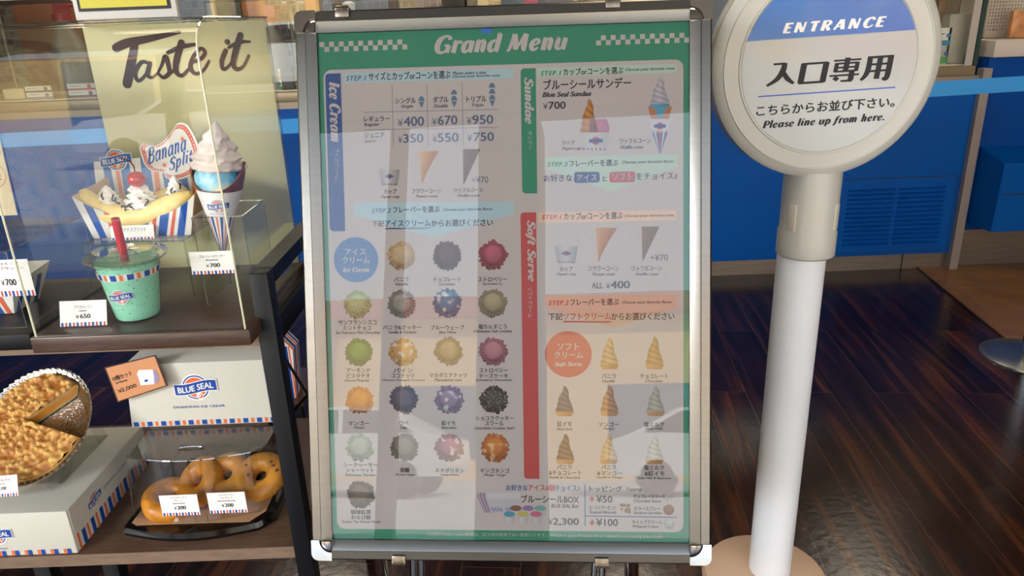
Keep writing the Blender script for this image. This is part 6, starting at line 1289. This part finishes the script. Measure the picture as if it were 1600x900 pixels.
for i in range(N+1):
    t = i/N; x = xa+(xb-xa)*t; y = ya+(yb2-ya)*t; zc_ = .958+(1.036-.958)*t-.022*4*t*(1-t)*.5
    for (dy, dz) in ((-.0008, -.025), (-.0008, .025), (.0008, .025), (.0008, -.025)): vs.append((x, y+dy, zc_+dz))
mb.add(vs, [(i*4+j, i*4+(j+1) % 4, (i+1)*4+(j+1) % 4, (i+1)*4+j) for i in range(N) for j in range(4)], 0)
tag(mb.build('barrier_belt', M('belt_blue', '#1a8fd6', .55)), 'light blue barrier belt stretched in front of the service counter', 'belt')
# ------------------------------------------------------------------ open shop front and the street behind the camera (seen mirrored in glass and metal)
SFY = FY0
mb = MB(); mb.box((FX0-.12, SFY-.1, 3.0), (FX1+.12, SFY, 3.2)); struct('trim_2', mb, M('shopfront_header', '#4b4642', .6))
for i, (x0, x1) in enumerate(((-1.40, -1.28), (-2.1, -1.98), (1.55, 1.67), (-3.3, -3.18), (3.2, 3.32))):
    mb = MB(); mb.box((x0, SFY-.08, 0), (x1, SFY, 2.999)); struct('trim_%d' % (i+3), mb, M('shopfront_mullion', '#6f6862', .5))
mb = MB(); mb.box((-.74, SFY-.35, 0), (-.30, SFY-.0, 2.999)); struct('added_reflection_block', mb, M('reflection_block_grey', '#8a8078', .8))  # added column, unseen; blocks the reflection where the viewer's silhouette would fall
mb = MB(); mb.box((-40, -26, -.16), (40, SFY-.1, -.05)); struct('street', mb, M('street_paving', '#c6c4bf', .9, var=.1, vscale=1.5))
bl = thing('street_building', 'cream low building with red band across the street behind the viewer', 'building', (0, -20, -.05))
mb = MB(); mb.box((-26, -25, -.05), (26, -19, 4.6)); mb.build('facade', M('cream_facade', '#ecc98c', .8, var=.04, vscale=1), bl)
mb = MB(); mb.box((-26.2, -25.2, 4.6), (26.2, -18.7, 5.2)); mb.build('red_band', M('red_band_paint', '#a8584a', .7), bl)
mb = MB()
for x in range(-24, 25, 6): mb.box((x, -19.02, .5), (x+2.4, -18.98, 2.6))
mb.build('window', M('dark_window_glass', '#4e6474', .1, spec=.8), bl)
mb = MB()
for x in range(-27, 26, 6): mb.box((x+.2, -18.9, -.05), (x+1.0, -18.6, 4.6))
mb.build('pier', M('brown_pier_paint', '#9c7f70', .8), bl)
def car(x, y, mat, label, flip=1):
    t = thing('car', label, 'car', (x, y, -.05)); z = -.05
    side = [(-2.1, .35), (-2.15, .75), (-1.95, .95), (-1.1, 1.02), (-.45, 1.45), (.95, 1.48), (1.75, 1.05), (2.1, .95), (2.15, .5), (2.05, .35)]
    mb = MB(); mb.prism([(x+a*flip, y-.85, z+b) for a, b in side], (0, 1.7, 0)); mb.build('body', mat, t)
    mb = MB(); g = [(-.95, 1.04), (-.42, 1.40), (.25, 1.42), (.25, 1.04)], [(.33, 1.42), (.92, 1.42), (1.55, 1.06), (.33, 1.04)]
    for q_ in g: mb.prism([(x+a*flip, y-.855, z+b) for a, b in q_], (0, 1.71, 0))
    mb.build('windows', M('car_glass', '#1c2226', .08, spec=.8), t)
    for a in (-1.35, 1.35):
        for yy in (-.86, .66):
            mb = MB(); mb.lathe([(0, 0), (.2, .0), (.22, .02), (.33, .02), (.33, .18), (.22, .2), (0, .2)], (x+a*flip, y+yy, z+.33), 28, 0, (1, 0, 0), (0, 0, 1), (0, 1, 0)); mb.build('wheel', M('tyre_rubber', '#1a1a1a', .7), t)
car(-4.6, -10.5, M('white_car_paint', '#eeeeea', .2, coat=.6), 'white hatchback parked across the street, nearer the corner window')
car(2.2, -11.5, M('white_car_paint'), 'white hatchback parked across the street in front of the shop door', -1)
car(8.2, -11.8, M('red_car_paint', '#b03a3c', .25, coat=.6), 'red hatchback parked across the street')
